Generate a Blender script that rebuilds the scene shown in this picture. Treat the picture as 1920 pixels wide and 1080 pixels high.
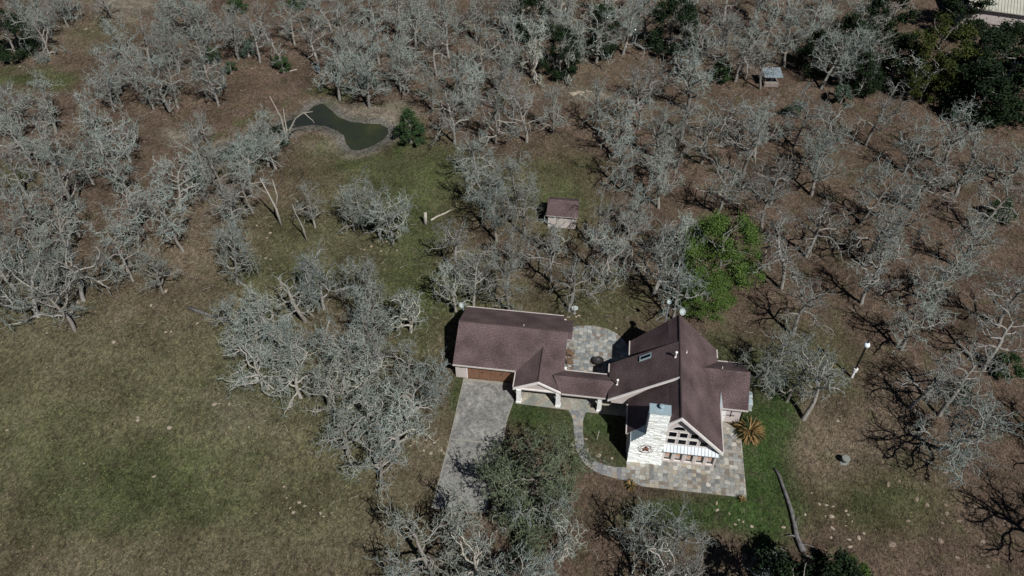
import bpy, bmesh, math, random
import numpy as np
from mathutils import Vector, Matrix
R = math.radians
for o in list(bpy.data.objects): bpy.data.objects.remove(o)
scene = bpy.context.scene
COL = scene.collection

# ---------------------------------------------------------------- camera
FPX, PITCH, CH, YAW = 1478.0, R(44.4), 64.0, R(7.7)
cd = bpy.data.cameras.new('camera'); cam = bpy.data.objects.new('camera', cd); COL.objects.link(cam)
cam.location = (0, 0, CH)
cam.rotation_euler = (R(90) - PITCH, 0, YAW)
cd.sensor_fit = 'HORIZONTAL'; cd.sensor_width = 36; cd.lens = 36 * FPX / 1920
cd.clip_start = 0.5; cd.clip_end = 2000
scene.camera = cam

# ---------------------------------------------------------------- light
SUN_AZ, SUN_EL = 38.5, 49.5      # the sun stands right of and behind the camera
sx, sy = math.sin(R(SUN_AZ)), -math.cos(R(SUN_AZ))
w = bpy.data.worlds.new('World'); scene.world = w; w.use_nodes = True
wn = w.node_tree.nodes; wl = w.node_tree.links
sky = wn.new('ShaderNodeTexSky'); sky.sky_type = 'NISHITA'; sky.sun_disc = False
sky.sun_elevation = R(SUN_EL); sky.sun_rotation = math.atan2(sx, sy)
sky.air_density = .35; sky.dust_density = 0.0; sky.ozone_density = 1.0
wl.new(sky.outputs[0], wn['Background'].inputs[0]); wn['Background'].inputs[1].default_value = 0.05
sd = bpy.data.lights.new('sun', 'SUN'); sun = bpy.data.objects.new('sun', sd); COL.objects.link(sun)
sd.energy = 5.0; sd.angle = R(0.5); sd.color = (1.0, 0.97, 0.92)
ce = math.cos(R(SUN_EL))
sun.rotation_euler = Vector((sx * ce, sy * ce, math.sin(R(SUN_EL)))).to_track_quat('Z', 'Y').to_euler()
scene.view_settings.view_transform = 'Standard'; scene.view_settings.look = 'None'
scene.view_settings.exposure = 0.05; scene.view_settings.gamma = 1
scene.render.resolution_x = 1024; scene.render.resolution_y = 576

# ---------------------------------------------------------------- photo pixel -> place on the ground (layout survey)
cP, sP, cY, sY = math.cos(PITCH), math.sin(PITCH), math.cos(YAW), math.sin(YAW)
def un(px, py, h=0.0):
    x = (px - 960) / FPX; y = -(py - 540) / FPX
    a, b, c = x, cP + y * sP, -sP + y * cP
    t = (h - CH) / c
    return ((cY * a - sY * b) * t, (sY * a + cY * b) * t)
def pr(x, y, z):
    X = cY * x + sY * y; Y = -sY * x + cY * y; Z = z - CH
    f = Y * cP - Z * sP; u = Y * sP + Z * cP
    return (960 + FPX * X / f, 540 - FPX * u / f)

# ---------------------------------------------------------------- materials
def new_mat(name):
    m = bpy.data.materials.new(name); m.use_nodes = True
    return m, m.node_tree.nodes, m.node_tree.links, m.node_tree.nodes['Principled BSDF']
def node(n, t, **k):
    x = n.new(t)
    for a, b in k.items():
        if a.startswith('i_'):
            key = a[2:]; key = int(key) if key.isdigit() else key.replace('_', ' ')
            x.inputs[key].default_value = b
        else: setattr(x, a, b)
    return x
def c4(c): return (c[0], c[1], c[2], 1)
def mix(n, l, fac, a, b, mode='MIX'):
    m = n.new('ShaderNodeMix'); m.data_type = 'RGBA'; m.blend_type = mode
    for s, v in ((m.inputs[0], fac), (m.inputs[6], a), (m.inputs[7], b)):
        if hasattr(v, 'is_output'): l.new(v, s)
        elif isinstance(v, (int, float)): s.default_value = v
        else: s.default_value = c4(v)
    return m.outputs[2]
def ramp(n, l, src, stops, interp='LINEAR'):
    r = n.new('ShaderNodeValToRGB'); r.color_ramp.interpolation = interp
    e = r.color_ramp.elements
    while len(e) < len(stops): e.new(0.5)
    for k, (p, c) in enumerate(stops): e[k].position = p; e[k].color = c4(c) if not isinstance(c, (int, float)) else (c, c, c, 1)
    l.new(src, r.inputs[0]); return r.outputs[0]
def noise(n, l, co, scale, detail=4, rough=0.55, dist=0.0):
    x = node(n, 'ShaderNodeTexNoise', i_Scale=scale, i_Detail=detail, i_Roughness=rough, i_Distortion=dist)
    if co is not None: l.new(co, x.inputs['Vector'])
    return x.outputs[0]
def coords(n, kind='Object'):
    return n.new('ShaderNodeTexCoord').outputs[kind]
def bump(n, l, bs, h, strength, dist):
    b = node(n, 'ShaderNodeBump', i_Strength=strength, i_Distance=dist); l.new(h, b.inputs['Height']); l.new(b.outputs[0], bs.inputs['Normal'])
def simple(name, c1, c2=None, scale=3.0, rough=0.8, bmp=0.0, metal=0.0, spec=0.3, kind='Object', lo=0.35, hi=0.65):
    m, n, l, b = new_mat(name)
    b.inputs['Roughness'].default_value = rough; b.inputs['Metallic'].default_value = metal
    b.inputs['Specular IOR Level'].default_value = spec
    co = coords(n, kind); f = noise(n, l, co, scale)
    c2 = c2 or tuple(v * 0.8 for v in c1)
    l.new(ramp(n, l, f, [(lo, c1), (hi, c2)]), b.inputs['Base Color'])
    if bmp: bump(n, l, b, f, bmp, 0.05)
    return m
M = {}
M['trim'] = simple('white_trim', (.74, .71, .69), (.66, .63, .61), 2, .55)
M['fascia'] = simple('fascia_paint', (.50, .46, .44), (.42, .39, .37), 2, .55)
M['door'] = simple('garage_door_paint', (.17, .088, .055), (.20, .11, .07), 1.6, .45)
M['black'] = simple('black_metal', (.012, .012, .013), (.02, .02, .02), 8, .5)
M['metal'] = simple('galvanised_metal', (.30, .40, .45), (.36, .46, .50), 2.5, .45, 0, .25)
M['metalroof'] = simple('pale_metal_roof', (.52, .56, .60), (.45, .49, .53), 1.2, .5, 0, .1)
M['seam'] = simple('seam_metal', (.13, .15, .17), (.1, .115, .13), 3, .4, 0, .3)
M['dish'] = simple('dish_paint', (.38, .43, .43), (.33, .37, .37), 5, .5)
M['white'] = simple('white_paint', (.78, .78, .77), (.7, .7, .7), 4, .5)
M['pvc'] = simple('white_pipe', (.80, .80, .78), (.74, .74, .72), 4, .5)
M['rust'] = simple('rusty_copper', (.17, .065, .045), (.24, .11, .08), 7, .6)
M['rustdark'] = simple('rusty_copper_dark', (.10, .04, .03), (.14, .06, .05), 7, .6)
M['wood'] = simple('weathered_wood', (.28, .25, .23), (.16, .14, .125), 5, .9, .4)
M['deadwood'] = simple('bleached_dead_wood', (.46, .42, .37), (.30, .27, .24), 2.2, .9, .4)
M['logwood'] = simple('grey_fallen_log', (.17, .165, .17), (.09, .085, .085), 2.5, .95, .5)
M['brownwood'] = simple('brown_wood', (.11, .07, .045), (.16, .11, .07), 6, .8)
M['rock'] = simple('limestone', (.36, .31, .245), (.20, .165, .125), 4.5, .95, .6)
M['pinkfloor'] = simple('pale_floor', (.50, .43, .40), (.44, .38, .36), 3, .6)
M['tan'] = simple('tan_shade', (.62, .35, .21), (.55, .29, .17), 6, .7)
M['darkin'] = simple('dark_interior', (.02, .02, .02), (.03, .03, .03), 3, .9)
M['globe'] = simple('lamp_globe', (.75, .85, .9), (.7, .8, .85), 3, .3)
M['pot'] = simple('stone_pot', (.22, .24, .22), (.15, .16, .15), 6, .8)

# house walls: painted lap siding with fine horizontal shadow lines
m, n, l, b = new_mat('pinkish_siding'); M['siding'] = m
co = coords(n); f = noise(n, l, co, 1.3)
l.new(ramp(n, l, f, [(.3, (.50, .445, .43)), (.7, (.57, .51, .49))]), b.inputs['Base Color']); b.inputs['Roughness'].default_value = .7
wv = node(n, 'ShaderNodeTexWave', wave_type='BANDS', bands_direction='Z', wave_profile='SAW', i_Scale=1.55, i_Distortion=0.0); l.new(co, wv.inputs[0])
bump(n, l, b, wv.outputs[1], .5, .03)
# dark window glass
m, n, l, b = new_mat('dark_window_glass'); M['glass'] = m
b.inputs['Base Color'].default_value = (.005, .006, .009, 1); b.inputs['Roughness'].default_value = .12; b.inputs['Specular IOR Level'].default_value = .12
# see-through pane
m, n, l, b = new_mat('clear_pane'); M['pane'] = m
tr = n.new('ShaderNodeBsdfTransparent'); gl = node(n, 'ShaderNodeBsdfGlossy', i_Roughness=.05); mx = node(n, 'ShaderNodeMixShader', i_0=.06)
l.new(tr.outputs[0], mx.inputs[1]); l.new(gl.outputs[0], mx.inputs[2]); l.new(mx.outputs[0], n['Material Output'].inputs[0])
# shingles
def shingle(name, ca, cb, cc):
    m, n, l, b = new_mat(name); uv = coords(n, 'UV')
    br = node(n, 'ShaderNodeTexBrick', offset=.5, i_Scale=1.0, i_Color1=c4(ca), i_Color2=c4(cb), i_Mortar=c4(tuple(v * .5 for v in ca)))
    br.inputs['Mortar Size'].default_value = .02; br.inputs['Brick Width'].default_value = .34; br.inputs['Row Height'].default_value = .15
    br.inputs['Bias'].default_value = .0
    l.new(uv, br.inputs[0])
    f = noise(n, l, uv, 4.5, 5, .7); f2 = noise(n, l, uv, .45, 3, .5); f3 = noise(n, l, uv, 7, 3, .8)
    c = mix(n, l, ramp(n, l, f, [(.35, 0.), (.7, .8)]), br.outputs[0], cc)
    c = mix(n, l, .55, c, ramp(n, l, f2, [(.3, .2), (.7, .9)]), 'SOFT_LIGHT')
    c = mix(n, l, .45, c, ramp(n, l, f3, [(.36, .1), (.64, .95)]), 'OVERLAY')
    l.new(c, b.inputs['Base Color']); b.inputs['Roughness'].default_value = .92; b.inputs['Specular IOR Level'].default_value = .15
    bump(n, l, b, br.outputs[1], -.35, .02)
    return m
M['shingle'] = shingle('brown_shingles', (.105, .073, .075), (.118, .084, .085), (.072, .052, .056))
# flagstones: squarish random stones with pale joints
def flag(name, scale, rot, pal, joint, jw=.06, rnd=.55, stretch=1.0):
    m, n, l, b = new_mat(name); co = coords(n)
    mp = node(n, 'ShaderNodeMapping'); mp.inputs['Rotation'].default_value = (0, 0, rot); mp.inputs['Scale'].default_value = (1, stretch, 1); l.new(co, mp.inputs[0])
    vs = []
    for ft in ('F1', 'F2'):
        v = node(n, 'ShaderNodeTexVoronoi', distance='CHEBYCHEV', feature=ft, voronoi_dimensions='2D', i_Scale=scale, i_Randomness=rnd); l.new(mp.outputs[0], v.inputs['Vector']); vs.append(v)
    sb = node(n, 'ShaderNodeMath', operation='SUBTRACT'); l.new(vs[1].outputs['Distance'], sb.inputs[0]); l.new(vs[0].outputs['Distance'], sb.inputs[1])
    sp = n.new('ShaderNodeSeparateColor'); l.new(vs[0].outputs['Color'], sp.inputs[0])
    k = len(pal); c = ramp(n, l, sp.outputs[0], [(i / k, p) for i, p in enumerate(pal)], 'CONSTANT')
    f = noise(n, l, co, 7, 4, .65); c = mix(n, l, .6, c, ramp(n, l, f, [(.3, .15), (.7, .9)]), 'SOFT_LIGHT')
    f2 = noise(n, l, co, .5, 4, .6); c = mix(n, l, ramp(n, l, f2, [(.5, 0.), (.72, .55)]), c, tuple(v * .45 for v in pal[0]))
    e = ramp(n, l, sb.outputs[0], [(jw * .4, 1.), (jw, 0.)])
    l.new(mix(n, l, e, c, tuple(v * .5 for v in joint)), b.inputs['Base Color']); b.inputs['Roughness'].default_value = .85
    bump(n, l, b, sb.outputs[0], .3, .02)
    return m
PAL = [(.21, .215, .205), (.32, .32, .295), (.25, .24, .21), (.13, .135, .135), (.30, .265, .21), (.27, .27, .255), (.40, .39, .35), (.16, .135, .11), (.25, .23, .19), (.21, .215, .21)]
M['flag'] = flag('flagstone', 2.3, 0.0, PAL, (.27, .25, .215))
M['flaggrey'] = flag('courtyard_flagstone', 2.2, 0.0, [(.17, .185, .185), (.24, .255, .25), (.14, .155, .165), (.29, .30, .29), (.21, .21, .19), (.26, .24, .20), (.33, .33, .31), (.17, .135, .11)], (.22, .215, .19))
M['flagpath'] = flag('path_flagstone', 2.3, 0.0, [(.19, .195, .20), (.23, .235, .235), (.15, .155, .17), (.26, .25, .23), (.21, .21, .20), (.28, .24, .19)], (.26, .25, .22))
M['flagporch'] = flag('porch_flagstone', 1.35, R(42), [(.24, .25, .22), (.30, .29, .25), (.20, .22, .20), (.33, .30, .24), (.26, .24, .20)], (.33, .32, .28), .03, .35)
# concrete
m, n, l, b = new_mat('stained_concrete'); M['concrete'] = m
co = coords(n); f = noise(n, l, co, .55, 6, .65, .6); f2 = noise(n, l, co, 3.2, 6, .7, .3); f3 = noise(n, l, co, 18, 3, .8)
c = ramp(n, l, f, [(.34, (.11, .11, .108)), (.50, (.175, .175, .165)), (.66, (.25, .245, .225))])
c = mix(n, l, .75, c, ramp(n, l, f2, [(.3, .15), (.7, .9)]), 'OVERLAY'); c = mix(n, l, .4, c, ramp(n, l, f3, [(.3, .2), (.7, .8)]), 'OVERLAY')
l.new(c, b.inputs['Base Color']); b.inputs['Roughness'].default_value = .9
M['concrete_edge'] = simple('pale_concrete_edge', (.27, .255, .215), (.20, .19, .165), 3, .9)
# ledgestone
m, n, l, b = new_mat('white_ledgestone'); M['ledge'] = m
co = coords(n); mp = node(n, 'ShaderNodeMapping'); mp.inputs['Scale'].default_value = (1.2, 1.2, 7); l.new(co, mp.inputs[0])
f = noise(n, l, mp.outputs[0], 1.6, 5, .6); f2 = noise(n, l, co, 9, 4, .7)
c = ramp(n, l, f, [(.3, (.60, .61, .57)), (.45, (.80, .83, .82)), (.62, (.83, .86, .86)), (.75, (.66, .67, .62))])
c = mix(n, l, .35, c, ramp(n, l, f2, [(.3, .25), (.65, .8)]), 'SOFT_LIGHT')
l.new(c, b.inputs['Base Color']); b.inputs['Roughness'].default_value = .85; bump(n, l, b, f2, .3, .02)
M['ledge2'] = simple('weathered_ledgestone', (.52, .50, .44), (.64, .63, .58), 3, .9, .3)
# bark
def bark(name, c1, c2, c3, sc=1.3):
    m, n, l, b = new_mat(name); co = coords(n)
    oi = n.new('ShaderNodeObjectInfo')
    f = noise(n, l, co, sc, 4, .6); f2 = noise(n, l, co, sc * 6, 3, .6)
    c = ramp(n, l, f, [(.34, c1), (.5, c2), (.66, c3)])
    c = mix(n, l, .5, c, ramp(n, l, f2, [(.3, .25), (.7, .8)]), 'SOFT_LIGHT')
    hs = node(n, 'ShaderNodeHueSaturation'); mr = node(n, 'ShaderNodeMapRange'); mr.inputs[3].default_value = .78; mr.inputs[4].default_value = 1.32
    l.new(oi.outputs['Random'], mr.inputs[0]); l.new(mr.outputs[0], hs.inputs['Value']); l.new(c, hs.inputs['Color'])
    m2 = node(n, 'ShaderNodeMath', operation='FRACT'); m3 = node(n, 'ShaderNodeMath', operation='MULTIPLY', i_1=7.31); l.new(oi.outputs['Random'], m3.inputs[0]); l.new(m3.outputs[0], m2.inputs[0])
    m4 = node(n, 'ShaderNodeMath', operation='MULTIPLY', i_1=.3); l.new(m2.outputs[0], m4.inputs[0])
    l.new(mix(n, l, m4.outputs[0], hs.outputs[0], tuple(v * k_ for v, k_ in zip(c2, (.82, .68, .56)))), b.inputs['Base Color']); b.inputs['Roughness'].default_value = .95; b.inputs['Specular IOR Level'].default_value = .1
    return m
M['bark'] = bark('lichen_bark', (.140, .170, .162), (.275, .320, .300), (.090, .098, .088))
M['trunkbark'] = bark('grey_trunk_bark', (.16, .155, .145), (.23, .225, .21), (.11, .105, .10), 2.2)
M['palebark'] = bark('pale_green_bark', (.19, .225, .20), (.31, .355, .32), (.125, .145, .115))
M['greybark'] = bark('brown_grey_bark', (.130, .142, .134), (.225, .245, .232), (.095, .088, .078))
M['mossbark'] = bark('mossy_bark', (.075, .095, .06), (.14, .165, .115), (.05, .062, .04))
M['snagbark'] = bark('snag_bark', (.26, .25, .225), (.34, .33, .30), (.18, .17, .15))
def leafmat(name, c1, c2, c3):
    m, n, l, b = new_mat(name); co = coords(n)
    f = noise(n, l, co, 1.1, 3, .6); f2 = noise(n, l, co, 9, 2, .6)
    c = ramp(n, l, f, [(.35, c1), (.5, c2), (.65, c3)]); c = mix(n, l, .7, c, ramp(n, l, f2, [(.3, .2), (.7, .85)]), 'SOFT_LIGHT')
    l.new(c, b.inputs['Base Color']); b.inputs['Roughness'].default_value = .8; b.inputs['Specular IOR Level'].default_value = .15
    return m
M['leafbright'] = leafmat('bright_green_leaves', (.052, .095, .022), (.092, .150, .034), (.028, .056, .017))
M['leafcedar'] = leafmat('cedar_foliage', (.024, .048, .018), (.040, .070, .028), (.016, .034, .015))
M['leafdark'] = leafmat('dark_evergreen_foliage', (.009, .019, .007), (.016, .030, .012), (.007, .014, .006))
M['leafolive'] = leafmat('olive_foliage', (.034, .046, .011), (.052, .064, .014), (.025, .036, .012))
M['leafbrown'] = leafmat('dry_brown_leaves', (.11, .055, .035), (.15, .085, .055), (.08, .04, .028))
M['leafmoss'] = leafmat('mossy_green_sprigs', (.060, .080, .042), (.10, .12, .07), (.038, .052, .028))
M['leafstraw'] = leafmat('straw_leaves', (.20, .125, .05), (.30, .19, .08), (.10, .07, .03))
M['leafgrey'] = leafmat('grey_green_foliage', (.05, .075, .05), (.075, .105, .075), (.035, .055, .04))

# ---------------------------------------------------------------- mesh helpers
class MB:
    def __init__(s): s.v = []; s.f = []; s.m = []; s.uv = {}
    def poly(s, pts, mi=0):
        k = len(s.v); s.v += [tuple(p) for p in pts]; s.f.append(tuple(range(k, k + len(pts)))); s.m.append(mi); return len(s.f) - 1
    def box(s, a, b, mi=0):
        x0, y0, z0 = a; x1, y1, z1 = b
        k = len(s.v); s.v += [(x0,y0,z0),(x1,y0,z0),(x1,y1,z0),(x0,y1,z0),(x0,y0,z1),(x1,y0,z1),(x1,y1,z1),(x0,y1,z1)]
        for q in ((0,3,2,1),(4,5,6,7),(0,1,5,4),(1,2,6,5),(2,3,7,6),(3,0,4,7)): s.f.append(tuple(k + i for i in q)); s.m.append(mi)
    def prism(s, pts, z0, z1, mi=0, side=None):   # pts counter-clockwise from above
        side = mi if side is None else side
        n = len(pts); s.poly([(p[0], p[1], z1) for p in pts], mi); s.poly([(p[0], p[1], z0) for p in reversed(pts)], side)
        for i in range(n):
            a, b = pts[i], pts[(i + 1) % n]; s.poly([(a[0],a[1],z0),(b[0],b[1],z0),(b[0],b[1],z1),(a[0],a[1],z1)], side)
    def slab(s, pts, t, mi=0, side=1):            # roof plane: pts ccw from above with heights
        n = len(pts); s.poly(pts, mi); s.poly([(p[0], p[1], p[2] - t) for p in reversed(pts)], side)
        for i in range(n):
            a, b = pts[i], pts[(i + 1) % n]; s.poly([(a[0],a[1],a[2]-t),(b[0],b[1],b[2]-t),b,a], side)
    def wall(s, pts, axis, d, mi=0):              # polygon in a vertical plane, thickness d along axis vector
        n = len(pts); q = [(p[0] + axis[0] * d, p[1] + axis[1] * d, p[2]) for p in pts]
        s.poly(pts, mi); s.poly(list(reversed(q)), mi)
        for i in range(n):
            j = (i + 1) % n; s.poly([pts[i], q[i], q[j], pts[j]], mi)
    def tube(s, pts, rs, sides=8, mi=0, cap=True):
        pts = [Vector(p) for p in pts]; k = len(s.v); n = len(pts)
        d0 = (pts[1] - pts[0]).normalized(); ref = Vector((1, 0, 0)) if abs(d0.x) < .8 else Vector((0, 1, 0))
        for i, p in enumerate(pts):
            d = (pts[min(i + 1, n - 1)] - pts[max(i - 1, 0)]).normalized(); u = d.cross(ref).normalized(); v = d.cross(u)
            for j in range(sides):
                a = 2 * math.pi * j / sides; q = p + (u * math.cos(a) + v * math.sin(a)) * rs[i]; s.v.append(tuple(q))
        for i in range(n - 1):
            for j in range(sides):
                a = k + i * sides + j; b = k + i * sides + (j + 1) % sides
                s.f.append((a, b, b + sides, a + sides)); s.m.append(mi)
        if cap:
            s.f.append(tuple(k + j for j in reversed(range(sides)))); s.m.append(mi)
            s.f.append(tuple(k + (n - 1) * sides + j for j in range(sides))); s.m.append(mi)
    def mesh(s, name, mats, smooth=False):
        me = bpy.data.meshes.new(name); me.from_pydata(s.v, [], s.f)
        for mt in mats: me.materials.append(mt)
        me.polygons.foreach_set('material_index', s.m)
        if smooth: me.polygons.foreach_set('use_smooth', [True] * len(s.f))
        bm = bmesh.new(); bm.from_mesh(me); bmesh.ops.recalc_face_normals(bm, faces=bm.faces); bm.to_mesh(me); bm.free()
        me.update(); return me
    def build(s, name, mats, parent=None, smooth=False, loc=None, uv=False):
        if not isinstance(mats, (list, tuple)): mats = [mats]
        me = s.mesh(name, mats, smooth)
        if uv: slope_uv(me)
        return link(name, me, parent, loc)
def link(name, me, parent=None, loc=None):
    o = bpy.data.objects.new(name, me); COL.objects.link(o)
    if loc is not None: o.location = loc
    if parent is not None: o.parent = parent
    return o
def slope_uv(me):
    uvl = me.uv_layers.new(name='UVMap')
    for p in me.polygons:
        nn = p.normal
        h = Vector((0, 0, 1)).cross(nn)
        h = h.normalized() if h.length > 1e-3 else Vector((1, 0, 0))
        sv = nn.cross(h)
        for li in p.loop_indices:
            co = me.vertices[me.loops[li].vertex_index].co; uvl.data[li].uv = (co.dot(h), co.dot(sv))
def tag(o, label=None, cat=None, group=None, kind=None):
    if label: o['label'] = label
    if cat: o['category'] = cat
    if group: o['group'] = group
    if kind: o['kind'] = kind
    return o
def empty(name, loc, rz=0.0, label=None, cat=None, group=None):
    o = bpy.data.objects.new(name, None); COL.objects.link(o); o.location = loc; o.rotation_euler = (0, 0, rz); o.empty_display_size = .3
    return tag(o, label, cat, group)
def inpoly(x, y, P):
    c = False; j = len(P) - 1
    for i in range(len(P)):
        if (P[i][1] > y) != (P[j][1] > y) and x < (P[j][0] - P[i][0]) * (y - P[i][1]) / (P[j][1] - P[i][1]) + P[i][0]: c = not c
        j = i
    return c
def polydist(X, Y, P):
    d = np.full(X.shape, 1e9); inside = np.zeros(X.shape, bool); k = len(P)
    for i in range(k):
        ax, ay = P[i]; bx, by = P[(i + 1) % k]
        t = np.clip(((X - ax) * (bx - ax) + (Y - ay) * (by - ay)) / ((bx - ax) ** 2 + (by - ay) ** 2 + 1e-9), 0, 1)
        d = np.minimum(d, np.hypot(X - ax - t * (bx - ax), Y - ay - t * (by - ay)))
        cnd = ((ay > Y) != (by > Y)) & (X < (bx - ax) * (Y - ay) / (by - ay + 1e-12) + ax); inside ^= cnd
    return np.where(inside, -d, d)

# ---------------------------------------------------------------- terrain
POND_PX = [(384,291),(450,263),(507,236),(543,222),(573,208),(588,195),(603,190),(617,200),(633,215),(657,225),(683,228),(713,229),(727,237),(728,245),(720,257),(697,270),(672,278),(657,275),(648,265),(645,250),(630,240),(610,232),(587,230),(560,233),(538,238),(515,247),(452,276),(392,305)]
POND = [un(a, b_) for a, b_ in POND_PX]
def smooth_noise(X, Y, seed, wl):
    rg = np.random.RandomState(seed); out = np.zeros(X.shape)
    for k in range(10):
        a = rg.uniform(0, 2 * np.pi); f = 2 * np.pi / (wl * rg.uniform(.6, 1.7)); out += np.sin((X * np.cos(a) + Y * np.sin(a)) * f + rg.uniform(0, 6.3))
    return out / 10
def flatmask(X, Y):   # 0 round the house, 1 far from it
    dx = np.maximum(np.maximum(-14.5 - X, X - 18.5), 0); dy = np.maximum(np.maximum(34. - Y, Y - 61), 0)
    return np.clip(np.hypot(dx, dy) / 6, 0, 1)
def ground_z(X, Y):
    X = np.asarray(X, float); Y = np.asarray(Y, float)
    z = (smooth_noise(X, Y, 3, 14) * .45 + smooth_noise(X, Y, 4, 4) * .10) * flatmask(X, Y)
    d = polydist(X, Y, POND); k = np.clip((d + .3) / 4.0, 0, 1); k = k * k * (3 - 2 * k)
    z = z * k - .40 * (1 - k)
    return np.where(d < -.3, -.55, z)
def gz(x, y): return float(ground_z(np.array([x]), np.array([y]))[0])

# colour classes painted over the land: forest litter, green grass, dry tan grass, pale dirt, gravel
ZONES = [ # px, py, rx, ry, class, weight
 (40,900,90,90,'tan',.8),(250,1050,320,50,'tan',1.0),(230,790,90,35,'tan',.9),(120,700,200,60,'tan',1.1),(300,890,190,75,'green',1.7),(200,960,120,50,'green',1.0),(450,740,120,50,'green',.8),(520,800,60,60,'pale',.5),(400,970,140,40,'green',.8),(60,840,60,40,'green',.9),(150,900,420,260,'field',1.3),(330,760,300,150,'field',1.6),(560,960,260,160,'field',1.5),(20,720,260,140,'field',1.3),(620,1060,220,120,'tan',1.2),
 (300,900,110,50,'green',1.1),(180,860,150,50,'green',.6),(420,850,120,60,'green',.7),(90,960,120,60,'green',.6),(130,790,60,50,'green',.6),(620,1000,60,40,'green',.5),
 (430,765,55,50,'pale',1.7),(400,800,120,60,'tan',.6),(520,850,80,80,'tan',1.1),(120,640,130,60,'tan',1.0),(300,590,160,60,'tan',1.0),(370,470,60,110,'tan',1.2),(200,560,120,50,'litter',.5),
 (560,470,140,90,'green',.55),(650,320,130,50,'green',1.1),(820,330,70,60,'green',1.0),(560,330,90,50,'litter',1.2),(700,430,160,70,'green',.45),(640,470,120,40,'tan',.7),(780,420,50,60,'green',.8),(760,520,60,60,'green',.6),
 (610,175,28,14,'green',2.6),(640,280,60,14,'pale',.8),(720,205,60,16,'pale',1.4),(560,610,200,110,'green',.6),(640,640,90,70,'litter',.8),(620,640,60,80,'tan',1.2),(780,610,50,110,'green',.5),
 (870,560,90,60,'green',.8),(1000,350,80,60,'green',.7),(1060,330,60,60,'green',.6),(1060,400,70,50,'green',1.0),(1110,560,110,60,'green',.6),(900,530,80,50,'tan',.6),
 (60,150,60,18,'green',1.4),(70,80,120,40,'tan',.9),(180,60,60,25,'green',.5),(230,10,60,20,'pale',1.0),(30,330,40,20,'green',.8),
 (500,170,140,60,'litter',1.6),(740,30,220,120,'litter',1.0),(1100,130,130,50,'tan',.8),(1090,175,40,12,'pale',1.6),(330,255,30,14,'pale',1.1),
 (1400,170,200,60,'litter',1.0),(1320,230,40,60,'green',.6),(1000,250,60,60,'litter',1.0),(1400,330,300,200,'litter',.8),(1600,500,300,200,'litter',.9),
 (1600,330,80,40,'green',.4),(1580,470,50,50,'green',.5),(1560,690,90,60,'green',.8),(1500,640,60,60,'green',.7),(1430,700,60,60,'lawn',1.2),
 (1440,780,40,60,'lawn',2.6),(1430,900,46,90,'lawn',2.8),(1400,960,80,40,'lawn',1.9),(1300,965,120,30,'lawn',1.6),(1430,840,45,60,'lawn',2.0),(1445,1000,40,40,'lawn',1.2),
 (1570,790,80,50,'tan',1.5),(1560,860,80,50,'tan',1.5),(1700,830,90,80,'tan',.8),(1620,930,120,60,'green',.8),(1720,960,90,50,'green',.6),(1700,860,60,25,'green',.6),(1540,980,60,70,'litter',.4),(1850,900,120,200,'litter',.9),(1600,1050,150,50,'litter',.4),
 (1020,785,60,28,'lawn',1.5),(1060,850,30,50,'lawn',.9),(1125,800,34,50,'lawn',1.8),(1150,860,26,20,'lawn',.9),(990,770,40,14,'lawn',1.6),(1110,850,30,30,'litter',.9),
 (860,740,12,40,'lawn',1.4),(780,810,60,40,'tan',.8),(790,840,40,30,'pale',.7),(740,870,60,50,'litter',.8),(900,960,120,80,'litter',.9),(1060,1000,120,80,'litter',.8),(700,960,50,60,'tan',.8),
 (1120,600,60,30,'green',.4),(1200,560,60,40,'green',.5),(1310,600,70,50,'tan',.4),(1350,650,40,40,'lawn',1.0)]
CL = ['litter', 'green', 'tan', 'pale', 'gravel', 'lawn', 'field']
CC = {'litter': (.104, .075, .057), 'green': (.058, .080, .028), 'tan': (.145, .116, .084), 'pale': (.22, .20, .16), 'gravel': (.125, .12, .108), 'lawn': (.034, .064, .018), 'field': (.104, .104, .056)}
def zone_colour(X, Y):
    W = {c: np.zeros(X.shape) for c in CL}; W['litter'] += .55
    Xc = cY * X + sY * Y; Yc = -sY * X + cY * Y; f = Yc * cP + CH * sP; f = np.maximum(f, 5.)
    PX = 960 + FPX * Xc / f; PY = 540 - FPX * (Yc * sP - CH * cP) / f
    nx = smooth_noise(X, Y, 21, 9) * 2.2; ny = smooth_noise(X, Y, 22, 5) * 1.5
    for (px, py, rx, ry, c, wt) in ZONES:
        q = ((PX - px + nx * 22) / rx) ** 2 + ((PY - py + ny * 16) / ry) ** 2
        W[c] += wt * np.exp(-q * .9)
    d = polydist(X, Y, POND)
    W['gravel'] += 6 * np.exp(-np.maximum(d - .7, 0) ** 2 / .25) * (d < 4); W['pale'] += .9 * np.exp(-((d - 1.9) / .5) ** 2) * (smooth_noise(X, Y, 12, 6) > -.1); W['green'] += 1.0 * np.exp(-((d - 4.0) / 1.2) ** 2) * (smooth_noise(X, Y, 9, 8) > 0)
    tot = sum(v ** 1.6 for v in W.values()); out = np.zeros(X.shape + (4,)); out[..., 3] = 1
    for c in CL:
        for k in range(3): out[..., k] += (W[c] ** 1.6 / tot) * CC[c][k]
    return out
m, n, l, b = new_mat('ground_cover'); M['ground'] = m
co = coords(n); at = node(n, 'ShaderNodeVertexColor', layer_name='cover')
mp = node(n, 'ShaderNodeMapping'); mp.inputs['Scale'].default_value = (1, .65, 1); mp.inputs['Rotation'].default_value = (0, 0, R(35)); l.new(co, mp.inputs[0])
f0 = noise(n, l, co, .16, 5, .6); f1 = noise(n, l, mp.outputs[0], 1.1, 6, .72, .4); f2 = noise(n, l, mp.outputs[0], 6.0, 5, .75); f3 = noise(n, l, co, 26, 3, .7); fg = noise(n, l, co, .42, 6, .7)
f4 = noise(n, l, mp.outputs[0], 2.6, 5, .8, .5)
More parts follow.
